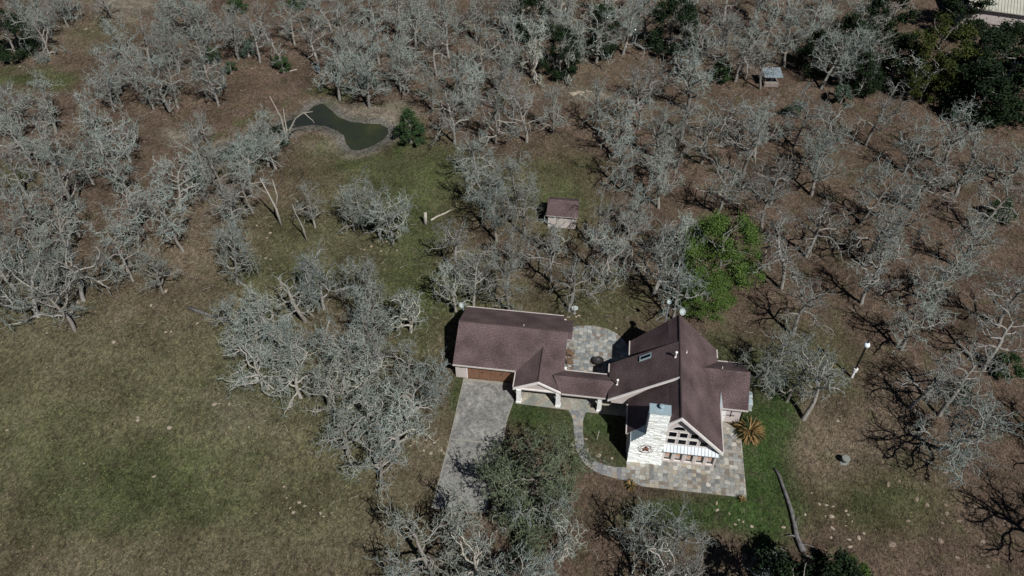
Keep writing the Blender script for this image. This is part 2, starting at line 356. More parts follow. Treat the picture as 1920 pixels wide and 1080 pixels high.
c = mix(n, l, ramp(n, l, fg, [(.50, 0.), (.64, .35)]), at.outputs[0], (.050, .070, .025))
fd = noise(n, l, co, .75, 6, .75, .8)
c = mix(n, l, ramp(n, l, fd, [(.36, .55), (.47, 0.)]), c, (.050, .040, .030))
c = mix(n, l, ramp(n, l, f1, [(.52, 0.), (.66, .36)]), c, (.120, .092, .070))
c = mix(n, l, .6, c, ramp(n, l, f0, [(.35, .25), (.65, .8)]), 'SOFT_LIGHT')
c = mix(n, l, .5, c, ramp(n, l, f4, [(.38, .08), (.62, .92)]), 'OVERLAY')
c = mix(n, l, .45, c, ramp(n, l, f2, [(.38, .05), (.62, .95)]), 'OVERLAY')
l.new(c, b.inputs['Base Color']); b.inputs['Roughness'].default_value = 1; b.inputs['Specular IOR Level'].default_value = .05
ad = node(n, 'ShaderNodeMath', operation='ADD'); l.new(f2, ad.inputs[0]); l.new(f4, ad.inputs[1])
bump(n, l, b, ad.outputs[0], 1.0, .18)

xs = np.arange(-140, 110.01, .5); ys = np.arange(16, 190.01, .5)
xs = np.concatenate([[-1500, -600, -250], xs, [200, 600, 1500]]); ys = np.concatenate([[-800, -200, -30], ys, [260, 600, 1800]])
GX, GY = np.meshgrid(xs, ys); GZ = ground_z(GX, GY)
nxg, nyg = len(xs), len(ys)
me = bpy.data.meshes.new('ground'); vv = np.stack([GX, GY, GZ], -1).reshape(-1, 3)
idx = np.arange(nxg * nyg).reshape(nyg, nxg); q = np.stack([idx[:-1, :-1], idx[:-1, 1:], idx[1:, 1:], idx[1:, :-1]], -1).reshape(-1, 4)
def fill_mesh(me, vv, q, smooth=True):
    me.vertices.add(len(vv)); me.vertices.foreach_set('co', vv.astype(np.float32).ravel())
    k = q.shape[1]; me.loops.add(q.size); me.loops.foreach_set('vertex_index', q.astype(np.int32).ravel())
    me.polygons.add(len(q)); me.polygons.foreach_set('loop_start', np.arange(0, q.size, k, dtype=np.int32))
    me.polygons.foreach_set('loop_total', np.full(len(q), k, dtype=np.int32)); me.polygons.foreach_set('use_smooth', np.full(len(q), smooth)); me.update(calc_edges=True); me.validate()
fill_mesh(me, vv, q)
ca = me.color_attributes.new('cover', 'FLOAT_COLOR', 'POINT'); ca.data.foreach_set('color', zone_colour(GX, GY).reshape(-1).astype(np.float32))
me.materials.append(M['ground']); tag(link('ground', me), 'brown leaf litter and patchy green grass covering the land', 'ground', kind='structure')

# pond water
m, n, l, b = new_mat('pond_water'); co = coords(n); f = noise(n, l, co, .16, 4, .6); f2 = noise(n, l, co, 1.5, 3, .5)
l.new(ramp(n, l, f, [(.36, (.020, .024, .022)), (.55, (.026, .032, .020)), (.7, (.040, .045, .022))]), b.inputs['Base Color'])
b.inputs['Roughness'].default_value = .12; b.inputs['Specular IOR Level'].default_value = .12; bump(n, l, b, f2, .08, .03)
mb = MB(); mb.poly([(x, y, -.32) for x, y in [un(a, b_ - 0) for a, b_ in POND_PX]][::-1]); po = mb.build('pond', m)
# let the sheet run a little under the banks
for v in po.data.vertices:
    pass
tag(po, 'dark green pond water behind the clearing', 'pond', kind='structure')

# ---------------------------------------------------------------- paving
def sheet(name, pts, z, mats, label, cat, th=.05, kind='structure'):
    mb = MB(); mb.prism(pts, z - th, z, 0, len(mats) - 1); return tag(mb.build(name, mats), label, cat, kind=kind)
# driveway with a cast joint and a pale worn edge
dr = [(-11.95, 50.84), (-11.97, 43.2), (-12.15, 35.6), (-7.2, 35.9), (-6.75, 43.2), (-6.72, 46.1), (-6.4, 48.5), (-6.55, 50.84)]
sheet('driveway', dr, .03, [M['concrete']], 'grey stained concrete driveway running down from the garage door', 'driveway', .1)
mb = MB()
def strip(mb, pts, wd, z, t=.03, mi=0):
    for a, b_ in zip(pts, pts[1:]):
        d = Vector((b_[0] - a[0], b_[1] - a[1])).normalized() * 1; nn = Vector((-d.y, d.x)) * wd / 2
        mb.prism([(a[0]-nn.x, a[1]-nn.y), (b_[0]-nn.x, b_[1]-nn.y), (b_[0]+nn.x, b_[1]+nn.y), (a[0]+nn.x, a[1]+nn.y)][::1], z - t, z, mi)
strip(mb, [(-11.9, 50.5), (-11.92, 43.2), (-12.1, 35.7)], .1, .036); strip(mb, [(-11.8, 43.2), (-6.9, 43.25)], .13, .037); strip(mb, [(-6.8, 43.4), (-6.78, 46.1), (-6.47, 48.4)], .1, .036); strip(mb, [(-11.8, 50.65), (-6.7, 50.68)], .34, .038)
tag(mb.build('driveway_edging', M['concrete_edge']), 'pale worn edges and joint of the concrete driveway', 'concrete edge', kind='structure')
fp = [(5.12, 42.95), (5.15, 41.2), (5.55, 40.75), (6.7, 40.42), (16.12, 40.5), (16.1, 47.0), (15.9, 47.7), (15.4, 48.35), (14.4, 48.85), (13.45, 48.85), (13.45, 43.38), (8.3, 43.38), (8.3, 42.95)]
sheet('front_patio', fp, .06, [M['flag'], M['concrete_edge']], 'mixed brown and grey flagstone patio in front of the window gable', 'patio', .15)
cyd = [(-1.75, 51.0), (4.9, 51.0), (4.9, 57.6)] + [(.9 + 3.9 * math.cos(a), 56.9 + 3.1 * math.sin(a)) for a in np.linspace(.25, 2.6, 14)] + [(-1.75, 58.0)]
sheet('courtyard', cyd, .06, [M['flaggrey'], M['concrete_edge']], 'grey flagstone courtyard with rounded far edge between garage and main house', 'patio', .15)
sheet('porch_floor', [(-6.2, 48.3), (-2.0, 48.2), (3.2, 48.15), (5.0, 48.15), (5.0, 50.97), (-6.2, 50.97)], .08, [M['flagporch'], M['concrete_edge']], 'diagonal flagstone floor under the connecting porch', 'porch floor', .18)
WL = [(-.85, 48.24), (-.45, 47.5), (-.27, 46.99), (-.1, 45.8), (.08, 44.65), (.3, 43.6), (.7, 42.83), (1.3, 42.05), (2.05, 41.53), (2.9, 41.2), (3.73, 41.03), (4.5, 40.9), (5.3, 40.87)]
WR = [(1.0, 48.2), (.8, 47.6), (.73, 46.86), (.82, 45.7), (1.0, 44.52), (1.2, 43.85), (1.51, 43.31), (1.85, 42.9), (2.3, 42.55), (3.0, 42.3), (3.68, 42.18), (4.4, 42.18), (5.1, 42.25)]
sheet('walkway', WL + WR[::-1], .054, [M['flagpath'], M['concrete_edge']], 'curved grey flagstone walkway from porch to front patio', 'walkway', .12)

# ---------------------------------------------------------------- the house
H = empty('house', (0, 50, 0), 0, 'sprawling house with brown shingle roofs, white stone chimney, porch and attached garage', 'house')
def hb(mb, name, mats, parent=None, smooth=False, uv=False):
    """build in world metres, parent to the house (its empty sits at y = 50)"""
    o = mb.build(name, mats, None, smooth, None, uv)
    for v in o.data.vertices: v.co.y -= 50
    o.parent = parent if parent is not None else H
    return o
def hsub(mb, name, mats, parent, uv=False):
    o = mb.build(name, mats, None, False, None, uv)
    for v in o.data.vertices: v.co.y -= 50
    o.parent = parent; return o
XR, ZR, XE1, XE0, ZE = 9.2, 7.6, 13.6, 4.85, 3.0
mE = (ZR - ZE) / (XE1 - XR); mW = (ZR - ZE) / (XR - XE0)
sh = [M['shingle'], M['fascia']]
mb = MB(); T = .16
mb.slab([(XR, 43.0, ZR), (XE1, 43.0, ZE), (XE1, 55.6, ZE), (XR, 55.6, ZR)], T)
zw = lambda x: ZR - mW * (XR - x)
mb.slab([(8.25, 43.0, zw(8.25)), (XR, 43.0, ZR), (XR, 55.6, ZR), (8.25, 55.6, zw(8.25))], T)
mb.slab([(XE0, 43.98, ZE), (8.25, 43.98, zw(8.25)), (8.25, 55.6, zw(8.25)), (XE0, 55.6, ZE)], T)
main_roof = hb(mb, 'main_roof', sh, uv=True); main_roof['label'] = 'tall steep gabled roof over the great room'
mb = MB(); mb.tube([(XR, 42.99, ZR + .0), (XR, 55.61, ZR + .0)], [.09, .09], 6); hsub(mb, 'ridge_cap', M['shingle'], main_roof)
# raised shallow slope to the courtyard side
ZS, XS = 2.85, 2.9; ms = (ZR - ZS) / (XR - XS); zs = lambda x: ZR - ms * (XR - x) + .04
mb = MB(); mb.slab([(XS, 47.85, zs(XS)), (XR - .05, 47.65, zs(XR - .05)), (XR - .05, 52.05, zs(XR - .05)), (XS, 52.35, zs(XS))], .16)
side_roof = hb(mb, 'side_roof', sh, uv=True)
# skylight
mb = MB(); u0, u1, v0, v1 = 5.62, 6.68, 51.2, 51.78
for (a, b_, c_, d_) in ((u0, v0, u1, v0 + .1), (u0, v1 - .1, u1, v1), (u0, v0 + .1, u0 + .1, v1 - .1), (u1 - .1, v0 + .1, u1, v1 - .1)):
    mb.slab([(a, b_, zs(a) + .17), (c_, b_, zs(c_) + .17), (c_, d_, zs(c_) + .17), (a, d_, zs(a) + .17)], .17, 0, 0)
sk = hb(mb, 'skylight', [M['metal']]); mb = MB(); mb.slab([(u0 + .1, v0 + .1, zs(u0 + .1) + .12), (u1 - .1, v0 + .1, zs(u1 - .1) + .12), (u1 - .1, v1 - .1, zs(u1 - .1) + .12), (u0 + .1, v1 - .1, zs(u0 + .1) + .12)], .05, 0, 0); hsub(mb, 'pane', M['glass'], sk)
# east wing roof
mb = MB(); WX, WZ, WY0, WYR, WY1, WR_ = 16.32, 2.7, 48.4, 51.4, 54.3, 4.85
xj = XR + (ZR - WR_) / mE; xe = XE1 - .28
mb.slab([(xe, WY0, WZ), (WX, WY0, WZ), (WX, WYR, WR_), (xj, WYR, WR_)], .14); mb.slab([(WX, WY1, WZ), (xe, WY1, WZ), (xj, WYR, WR_), (WX, WYR, WR_)], .14)
hb(mb, 'wing_roof', sh, uv=True)
mb = MB(); mb.slab([(13.62, 48.3, 2.7), (13.95, 48.3, 2.7), (13.62, 49.6, 3.72)], .03, 0, 0); hb(mb, 'roof_flashing', M['seam'])
# garage roof
GE0, GE1, GR, GZE, GZR = 50.48, 58.7, 54.6, 2.5, 4.62; gx0, gx1, gx2 = -12.9, -1.62, -1.15; mg = (GZR - GZE) / (GR - GE0); zg = lambda y: GZE + mg * (y - GE0)
mb = MB()
mb.slab([(gx0, GE0, GZE), (gx1, GE0, GZE), (gx1, 53.85, zg(53.85)), (gx1, GR, GZR), (gx0, GR, GZR)], .14)
mb.slab([(gx1 + .001, 53.85, zg(53.85)), (gx2, 53.85, zg(53.85)), (gx2, GR, GZR), (gx1 + .001, GR, GZR)], .14)
mb.slab([(gx0, GR, GZR), (gx2, GR, GZR), (gx2, 57.6, GZR - mg * 3.0), (-2.2, 57.6, GZR - mg * 3.0), (-2.2, GE1, GZE), (gx0, GE1, GZE)], .14)
gr = hb(mb, 'garage_roof', sh, uv=True); gr['label'] = 'low gabled shingle roof over the garage'
mb = MB(); mb.tube([(gx0, GR, GZR), (gx2, GR, GZR)], [.08, .08], 6); hsub(mb, 'ridge_cap', M['shingle'], gr)
# small cross gable over the entry
mb = MB(); cx, cz, ce_, cl, crr = -3.97, 3.74, 2.45, -6.4, -1.72; cy0 = 48.38
mb.slab([(cl, cy0, ce_), (cx, cy0, cz), (cx, 52.9, cz), (cl, 50.42, ce_ + .02)], .14)
mb.slab([(cx, cy0, cz), (crr, cy0, 2.5), (crr, 50.6, 2.55), (cx, 52.9, cz)], .14)
cg = hb(mb, 'entry_gable_roof', sh, uv=True)
mb = MB(); mb.tube([(cx, cy0, cz), (cx, 52.9, cz)], [.07, .07], 6); hsub(mb, 'ridge_cap', M['shingle'], cg)
# porch roof
mb = MB(); py0, pyr, py1, pz, pzr = 48.25, 49.72, 51.2, 2.49, 3.36
mb.slab([(crr - .02, py0, pz), (3.35, py0, pz), (3.35, 48.6, 2.70), (4.1, pyr, pzr), (-2.6, pyr, pzr)], .14); mb.slab([(3.0, py1, pz), (-1.55, py1, pz), (-2.6, pyr, pzr), (4.1, pyr, pzr)], .14)
hb(mb, 'porch_roof', sh, uv=True)
# white rake boards and gutters
def board(mb, a, b_, wd, ht, off=(0, 0), mi=0):
    a = Vector(a); b_ = Vector(b_); d = (b_ - a); hn = Vector((-d.y, d.x, 0)); hn = hn.normalized() * wd / 2
    pts = [a - hn, b_ - hn, b_ + hn, a + hn]; mb.slab([tuple(p) for p in pts], ht, mi, mi)
mb = MB(); board(mb, (XR, 42.93, ZR + .03), (XE1 + .02, 42.93, ZE + .03), .13, .34); board(mb, (8.2, 42.93, zw(8.2) + .03), (XR, 42.93, ZR + .03), .13, .34); hb(mb, 'rake_board', M['trim'])
mb = MB(); board(mb, (XS - .02, 47.77, zs(XS) + .03), (XR - .1, 47.58, zs(XR - .1) + .03), .13, .26); hb(mb, 'rake_board', M['trim'])
mb = MB(); board(mb, (cl - .04, cy0 - .08, ce_ + .03), (cx, cy0 - .08, cz + .03), .13, .24); board(mb, (cx, cy0 - .08, cz + .03), (crr + .03, cy0 - .08, 2.53), .13, .24); hb(mb, 'rake_board', M['trim'])
for a, b_ in (((gx0, GE0 - .07, GZE), (cl - .1, GE0 - .07, GZE)), ((crr + .1, py0 - .07, pz), (3.3, py0 - .07, pz)), ((-1.5, py1 + .07, pz), (2.85, py1 + .07, pz)), ((XS - .07, 51.3, zs(XS)), (XS - .07, 52.35, zs(XS))), ((XE0 - .07, 53.7, ZE), (XE0 - .07, 55.6, ZE)), ((XE0 - .07, 44, ZE), (XE0 - .07, 47.4, ZE)),
             ((XE1 + .12, WY1 + .07, WZ), (WX, WY1 + .07, WZ)), ((XE1 + .1, WY0 - .07, WZ), (WX, WY0 - .07, WZ)), ((XE1 + .06, 43.1, ZE), (XE1 + .06, 48.2, ZE)), ((XE1 + .06, 54.5, ZE), (XE1 + .06, 55.6, ZE)), ((cl - .06, cy0 + .1, ce_), (cl - .06, 50.35, ce_)), ((gx0, GE1 + .06, GZE), (-2.3, GE1 + .06, GZE))):
    mb = MB(); board(mb, (a[0], a[1], a[2] + .01), (b_[0], b_[1], b_[2] + .01), .11, .12); hb(mb, 'gutter', M['fascia'])
# walls
t = .16
def hwall(name, pts, axis, mat='siding', d=t): mb = MB(); mb.wall(pts, axis, d); return hb(mb, name, M[mat])
mb = MB(); FY = 43.4
def fw(x0, z0, x1, z1): mb.box((x0, FY, z0), (x1, FY + .18, z1))
XL, XRr = 8.2, 13.3
ops = [(8.53, 9.23), (9.52, 10.21), (10.51, 11.20), (11.50, 12.19), (12.48, 13.14)]
zb, zt = .28, 2.35
fw(XL, 0, XRr, zb); px = XL
for a, b_ in ops: fw(px, zb, a, zt); px = b_
fw(px, zb, XRr, zt)
mb.wall([(XL, FY, zt), (XRr, FY, zt), (XRr, FY, ZR - mE * (XRr - XR) - .17), (XR, FY, ZR - .17), (XL, FY, zw(XL) - .17)], (0, 1), .18)
front = hb(mb, 'front_wall', M['siding'])
mb = MB(); mb.wall([(XE0 + .2, 44.0, 0), (8.2, 44.0, 0), (8.2, 44.0, zw(8.2) - .25), (XE0 + .2, 44.0, zw(XE0 + .2) - .25)], (0, 1), .15)
mb.box((XE0 + .2, 44.16, 0), (XE0 + .36, 55.2, ZE)); mb.box((XRr - .16, FY + .2, 0), (XRr, 55.2, ZE + .05))
mb.wall([(XE0 + .2, 55.1, 0), (XRr, 55.1, 0), (XRr, 55.1, ZE - .1), (XR, 55.1, ZR - .25), (XE0 + .2, 55.1, ZE - .1)], (0, 1), .15)
hb(mb, 'wall', M['siding'])
mb = MB(); mb.wall([(3.25, 48.1, 2.08), (5.0, 48.1, 2.08), (5.0, 48.1, 0.0), (XR - .3, 48.02, 0), (XR - .3, 48.02, zs(XR - .3) - .2), (3.25, 48.1, zs(3.25) - .2)], (0, 1), .14); mb.box((3.2, 50.9, 0), (3.34, 52.1, zs(3.2) - .2)); mb.box((3.34, 50.9, 0), (5.0, 51.04, 2.6))
mb.wall([(3.2, 52.1, 0), (8.8, 52.0, 0), (8.8, 52.0, zs(8.8) - .2), (3.2, 52.1, zs(3.2) - .2)], (0, -1), .14); hb(mb, 'side_wall', M['siding'])
mb = MB(); wx = 16.05
mb.box((13.3, 48.86, 0), (13.5, 49.0, 2.6)); mb.box((14.42, 48.86, 0), (wx, 49.0, 2.62)); mb.box((13.5, 48.86, 2.1), (14.42, 49.0, 2.62)); mb.box((13.3, 53.9, 0), (wx, 54.04, 2.7))
mb.wall([(wx, 48.86, 0), (wx, 54.04, 0), (wx, 54.04, 2.75), (wx, 51.4, 4.65), (wx, 48.86, 2.72)], (-1, 0), .14); hb(mb, 'wing_wall', M['siding'])
mb = MB(); mb.box((13.62, 48.83, .06), (14.46, 48.855, 2.08)); dd = hb(mb, 'side_door', M['white']); mb = MB(); mb.box((14.34, 48.80, 1.0), (14.40, 48.829, 1.08)); hsub(mb, 'handle', M['black'], dd)
mb = MB(); mb.box((14.95, 48.80, .9), (15.0, 48.86, 2.4)); mb.box((14.6, 48.80, 1.1), (15.35, 48.86, 1.15)); hb(mb, 'trellis_bar', M['black'])
# floor seen through the lower windows, coloured near-black as the unlit room's shade
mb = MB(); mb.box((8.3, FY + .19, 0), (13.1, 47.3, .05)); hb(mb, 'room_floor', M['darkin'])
for k, (a, b_) in enumerate(ops):
    mb = MB(); mb.box((a + .04, FY + .08, zb), (b_ - .04, FY + .10, zt)); p_ = hb(mb, 'lower_window', M['pane'])
    mb = MB(); mb.box((a, FY + .05, zb), (a + .04, FY + .13, zt)); mb.box((b_ - .04, FY + .05, zb), (b_, FY + .13, zt)); mb.box((a + .04, FY + .05, zb), (b_ - .04, FY + .13, zb + .03)); hsub(mb, 'frame', M['trim'], p_)
    mb = MB(); mb.box((a + .005, FY + .19, .47), (b_ - .19, FY + .215, zt)); bl = hb(mb, 'window_blind', M['pinkfloor']); mb = MB(); mb.box((a + .17, FY + .17, .92), (b_ - .20, FY + .189, zt)); hsub(mb, 'wood_panel', M['tan'], bl)
# upper windows
def window(x0, z0, x1, z1):
    mb = MB(); f_ = .05
    for q_ in (((x0 - f_, z0 - f_), (x1 + f_, z0)), ((x0 - f_, z1), (x1 + f_, z1 + f_)), ((x0 - f_, z0), (x0, z1)), ((x1, z0), (x1 + f_, z1))):
        mb.box((q_[0][0], FY - .035, q_[0][1]), (q_[1][0], FY + .0, q_[1][1]))
    o = hb(mb, 'upper_window', M['trim']); mb = MB(); mb.box((x0, FY - .012, z0), (x1, FY + .0, z1)); hsub(mb, 'pane', M['glass'], o)
for x0 in (8.51, 9.49, 10.48): window(x0, 4.14, x0 + .69, 4.83)
for x0 in (8.51, 9.49, 10.48, 11.47): window(x0, 3.11, x0 + .69, 3.79)
mb = MB(); A_ = np.linspace(0, math.pi, 17); outer = [(9.33 + .63 * math.cos(a), FY - .035, 5.14 + .60 * math.sin(a)) for a in A_]; inner = [(9.33 + .56 * math.cos(a), FY - .035, 5.19 + .52 * math.sin(a)) for a in A_]
for i in range(16):
    mb.wall([outer[i], outer[i + 1], inner[i + 1], inner[i]], (0, 1), .034)
mb.box((8.70, FY - .035, 5.12), (9.96, FY - .001, 5.185)); ao = hb(mb, 'arched_window', M['trim'])
mb = MB(); mb.wall(inner, (0, 1), .03); o = hsub(mb, 'pane', M['glass'], ao)
for v in o.data.vertices: v.co.y += .012
# flat trim mullions between window rows
mb = MB(); mb.box((8.30, FY - .02, 2.86), (12.7, FY - .001, 3.03)); mb.box((8.30, FY - .02, 3.86), (11.4, FY - .001, 4.07)); hb(mb, 'window_trim', M['trim'])
# metal awning
mb = MB(); ya, yb, za, zc = 42.78, 43.39, 2.50, 2.86; x0, x1 = 8.24, 13.33
mb.slab([(x0, ya, za), (x1, ya, za), (x1 - .05, yb, zc), (x0, yb, zc)], .05, 0, 0); aw = hb(mb, 'metal_awning', M['metalroof'])
mb = MB()
for k in range(17):
    x = x0 + .02 + k * (x1 - x0 - .06) / 16; mb.slab([(x - .012, ya - .005, za + .045), (x + .012, ya - .005, za + .045), (x + .012, yb, zc + .045), (x - .012, yb, zc + .045)], .044, 0, 0)
mb.box((x0, ya - .03, za - .07), (x1, ya - .002, za - .01)); hsub(mb, 'seam', M['seam'], aw)
# chimney
rg = random.Random(5); mb = MB(); cy, cb = 42.93, 43.93
c0, c1, c2, c3 = 5.17, 6.42, 8.2, 8.38; zsl, zsu, ztp = 3.22, 4.66, 7.82
mb.wall([(c0, cy + .03, 0), (c3, cy + .03, 0), (c2 + .05, cy + .03, 2.6), (c2, cy + .03, ztp), (c1, cy + .03, ztp), (c1, cy + .03, zsu), (c0, cy + .03, zsl)], (0, 1), cb - cy - .03)
def xlr(z):
    xl = c0 if z < zsl else (c0 + (z - zsl) / (zsu - zsl) * (c1 - c0) if z < zsu else c1)
    xr = c3 if z < 1.0 else (c3 - (z - 1.0) / 1.8 * (c3 - c2) if z < 2.8 else c2); return xl, xr
z = 0.0
while z < ztp - .02:
    hh = min(rg.choice((.08, .11, .15, .2)), ztp - z); xl, xr = xlr(z + hh); x = xl
    while x < xr - .01:
        L = min(rg.uniform(.22, .75), xr - x)
        if xr - x - L < .12: L = xr - x
        mb.box((x + .006, cy - rg.uniform(-.015, .06), z + .006), (x + L - .006, cy + .04, z + hh - .012), 1 if rg.random() < .08 else 0); x += L
    if z > zsu:
        y = cy + .03
        while y < cb - .05:
            L = min(rg.uniform(.2, .5), cb - y); p = rg.uniform(0, .035); mb.box((c2 - .01, y, z + .004), (c2 + p, y + L - .004, z + hh - .004)); mb.box((c1 - p, y, z + .004), (c1 + .01, y + L - .004, z + hh - .004)); y += L
    elif z < zsl:
        y = cy + .03
        while y < cb - .05: L = min(rg.uniform(.2, .5), cb - y); p = rg.uniform(0, .035); mb.box((c0 - p, y, z + .004), (c0 + .01, y + L - .004, z + hh - .004)); y += L
    z += hh
ch = hb(mb, 'chimney', [M['ledge'], M['ledge2']]); ch['label'] = 'white ledgestone chimney with sloping left shoulder'
mb = MB(); mb.slab([(c0 - .03, cy - .03, zsl + .05), (c1 - .04, cy - .03, zsu + .05), (c1 - .04, cb + .02, zsu + .05), (c0 - .03, cb + .02, zsl + .05)], .045, 0, 0); hsub(mb, 'shoulder_flashing', M['metal'], ch)
mb = MB(); mb.box((c1 - .06, cy - .06, ztp), (c2 + .06, cb + .06, ztp + .07)); hsub(mb, 'chimney_cap', M['metal'], ch)
mb = MB(); mb.tube([(7.4, 43.5, ztp + .07), (7.4, 43.5, ztp + .48)], [.13, .13], 14); mb.tube([(7.4, 43.5, ztp + .40), (7.4, 43.5, ztp + .50), (7.4, 43.5, ztp + .56)], [.23, .23, .05], 16); hsub(mb, 'flue', M['metal'], ch)
# garage
mb = MB(); gy = 50.9
mb.box((-12.75, gy, 0), (-11.62, gy + .16, 2.55)); mb.box((-11.62, gy, 2.2), (-6.66, gy + .16, 2.55)); mb.box((-6.66, gy, 0), (-6.2, gy + .16, 2.55))
mb.wall([(-12.75, gy + .16, 0), (-12.75, 58.3, 0), (-12.75, 58.3, 2.5), (-12.75, 54.6, 4.4), (-12.75, gy + .16, 2.5)], (1, 0), .16)
mb.box((-12.6, 58.14, 0), (-2.0, 58.3, 2.5)); mb.wall([(-1.9, 51.1, 0), (-1.9, 58.3, 0), (-1.9, 58.3, 2.4), (-1.9, 54.6, 4.4), (-1.9, 51.1, 2.6)], (-1, 0), .16)
mb.box((-6.2, gy + .1, 0), (-1.9, gy + .24, 2.5)); hb(mb, 'garage_wall', M['siding'])
mb = MB(); mb.box((-11.62, gy - .03, 0), (-11.5, gy - .001, 2.3)); mb.box((-11.5, gy - .03, 2.18), (-6.7, gy - .001, 2.3)); hb(mb, 'garage_door_frame', M['trim'])
mb = MB(); px = -11.5
for r_ in range(4):
    for k in range(4):
        a = px + k * 1.2; mb.box((a + .012, gy + .02 + .004 * (r_ % 2), .03 + r_ * .54), (a + 1.188, gy + .08, .555 + r_ * .54))
gd = hb(mb, 'garage_door', M['door'])
for k in range(4):
    a = px + k * 1.2 + .16; mb = MB(); mb.box((a, gy + .008, 1.80), (a + .88, gy + .017, 2.05))
    for j in range(7): mb.box((a + .03 + j * .13, gy + .008, 1.70), (a + .09 + j * .13, gy + .017, 1.80))
    hsub(mb, 'window', M['glass'], gd)
for x in (-10.05, -8.1): mb = MB(); mb.box((x, gy - .02, 1.05), (x + .14, gy + .018, 1.14)); hsub(mb, 'handle', M['black'], gd)
mb = MB(); mb.box((-12.15, gy - .14, 1.75), (-11.95, gy - .002, 2.05)); hb(mb, 'wall_lantern', M['black'])
mb = MB(); mb.wall([(cl + .25, 48.5, 2.36), (crr - .2, 48.5, 2.36), (cx, 48.5, cz - .2)], (0, 1), .1); hb(mb, 'pediment', M['siding'])
mb = MB(); mb.box((cl + .2, 48.42, 2.16), (crr + .02, 48.66, 2.34)); mb.box((crr + .02, 48.42, 2.16), (3.2, 48.62, 2.34)); hb(mb, 'porch_beam', M['trim'])
for x in (-5.88, -1.93, 2.2):
    mb = MB(); mb.box((x - .22, 48.36, .08), (x + .22, 48.78, 2.16)); mb.box((x - .27, 48.31, .06), (x + .27, 48.83, .3)); mb.box((x - .25, 48.33, 2.04), (x + .25, 48.81, 2.155)); hb(mb, 'porch_column', M['white'])
# vent pipes, flues
def pipe(x, y, z, h, r_, nm='vent_pipe', top=None, mt='pvc'):
    mb = MB(); mb.tube([(x, y, z - .1), (x, y, z + h)], [r_, r_], 10)
    mb.tube([(x, y, z - .02), (x, y, z + .1)], [r_ * 2.3, r_ * 1.1], 10)
    if top: mb.tube([(x, y, z + h - .02), (x, y, z + h + .1), (x, y, z + h + .17)], [top, top, top * .3], 12)
    hb(mb, nm, M[mt], smooth=False)
pipe(8.78, 50.2, zs(8.78), .62, .06, 'flue_pipe', .13); pipe(3.68, 49.3, max(zs(3.68), 3.1), .62, .06, 'flue_pipe', .12)
pipe(9.9, 51.3, ZR - mE * .7, .28, .035); pipe(13.7, 51.75, 4.55, .28, .035); pipe(-6.2, 54.9, 4.4, .25, .035)
mb = MB(); mb.box((-1.6, 51.3, 2.46), (-1.36, 51.52, 2.66)); hb(mb, 'utility_box', M['white'])
mb = MB(); mb.tube([(16.42, 54.2, 2.6), (16.5, 54.0, 2.7), (16.55, 53.5, 2.5), (16.5, 53.4, 1.4)], [.05] * 4, 6); hb(mb, 'downspout', M['trim'])

# ---------------------------------------------------------------- things round the house
# star ornament
st = empty('star_ornament', (6.71, 42.80, 2.6), 0, 'rust red metal star in a ring on the white stone chimney', 'wall star')
mb = MB()
for k in range(5):
    a = R(90 + 72 * k); tip = (.52 * math.cos(a), -.03, .52 * math.sin(a))
    for s_, mi in ((-1, 0), (1, 1)):
        a2 = a + s_ * R(36); mb.poly([(0, -.12, 0), tip, (.2 * math.cos(a2), -.03, .2 * math.sin(a2))], mi)
mb.build('star', [M['rust'], M['rustdark']], st)
mb = MB(); A_ = np.linspace(0, 2 * math.pi, 33); mb.tube([(.6 * math.cos(a), -.05, .6 * math.sin(a)) for a in A_], [.028] * 33, 5); mb.build('ring', M['rustdark'], st)
# air conditioner units
for k, (x, y) in enumerate(((17.0, 51.9), (16.95, 50.95))):
    ac = empty('air_conditioner', (x, y, 0), 0, ('farther' if k == 0 else 'nearer') + ' pale grey air conditioning unit against the right end wall of the house', 'air conditioner', 'air conditioning units at the end wall')
    mb = MB(); mb.box((-.36, -.36, .04), (.36, .36, .85)); mb.box((-.44, -.44, 0), (.44, .44, .04)); mb.box((-.38, -.38, .85), (.38, .38, .9)); mb.build('casing', M['dish'], ac)
    mb = MB(); mb.tube([(0, 0, .9), (0, 0, .94)], [.28, .26], 16); mb.build('fan_grille', M['metal'], ac)
# satellite dishes
def dish(name, base, h, az, label, r_=.42, mast=True):
    e = empty(name, base, az, label, 'satellite dish')
    if mast: mb = MB(); mb.tube([(0, 0, 0), (0, 0, h)], [.045, .045], 7); mb.build('mast', M['metal'], e)
    mb = MB(); prev = None
    for k in range(5):
        rr = r_ * k / 4; zz = .16 * (k / 4) ** 2
        cur = [Vector((rr * math.cos(a), zz, rr * 1.1 * math.sin(a))) for a in np.linspace(0, 2 * math.pi, 17)[:-1]]
        rot = Matrix.Rotation(R(-38), 3, 'X') ; cur = [rot @ Vector((p.x, -p.y, p.z)) + Vector((0, -.1, h)) for p in cur]
        if prev:
            for i in range(16): mb.poly([prev[i], prev[(i + 1) % 16], cur[(i + 1) % 16], cur[i]])
        prev = cur
    mb.build('reflector', M['dish'], e, smooth=True)
    mb = MB(); mb.tube([(0, -.1, h - .35), (0, -.55, h + .12), (0, -.5, h + .3)], [.02, .02, .035], 5); mb.build('feed_arm', M['metal'], e)
dish('satellite_dish', (9.35, 55.9, 6.3), 1.5, R(30), 'pale satellite dish mounted at the far peak of the steep roof', .33)
dish('satellite_dish', (-13.2, 58.2, 0), 3.3, R(-20), 'pale satellite dish beside the far left corner of the garage roof', .30)
dish('satellite_dish', (8.6, 59.8, 0), 5.2, R(-10), 'small satellite dish on a thin mast behind the steep roof beside a trunk', .24)
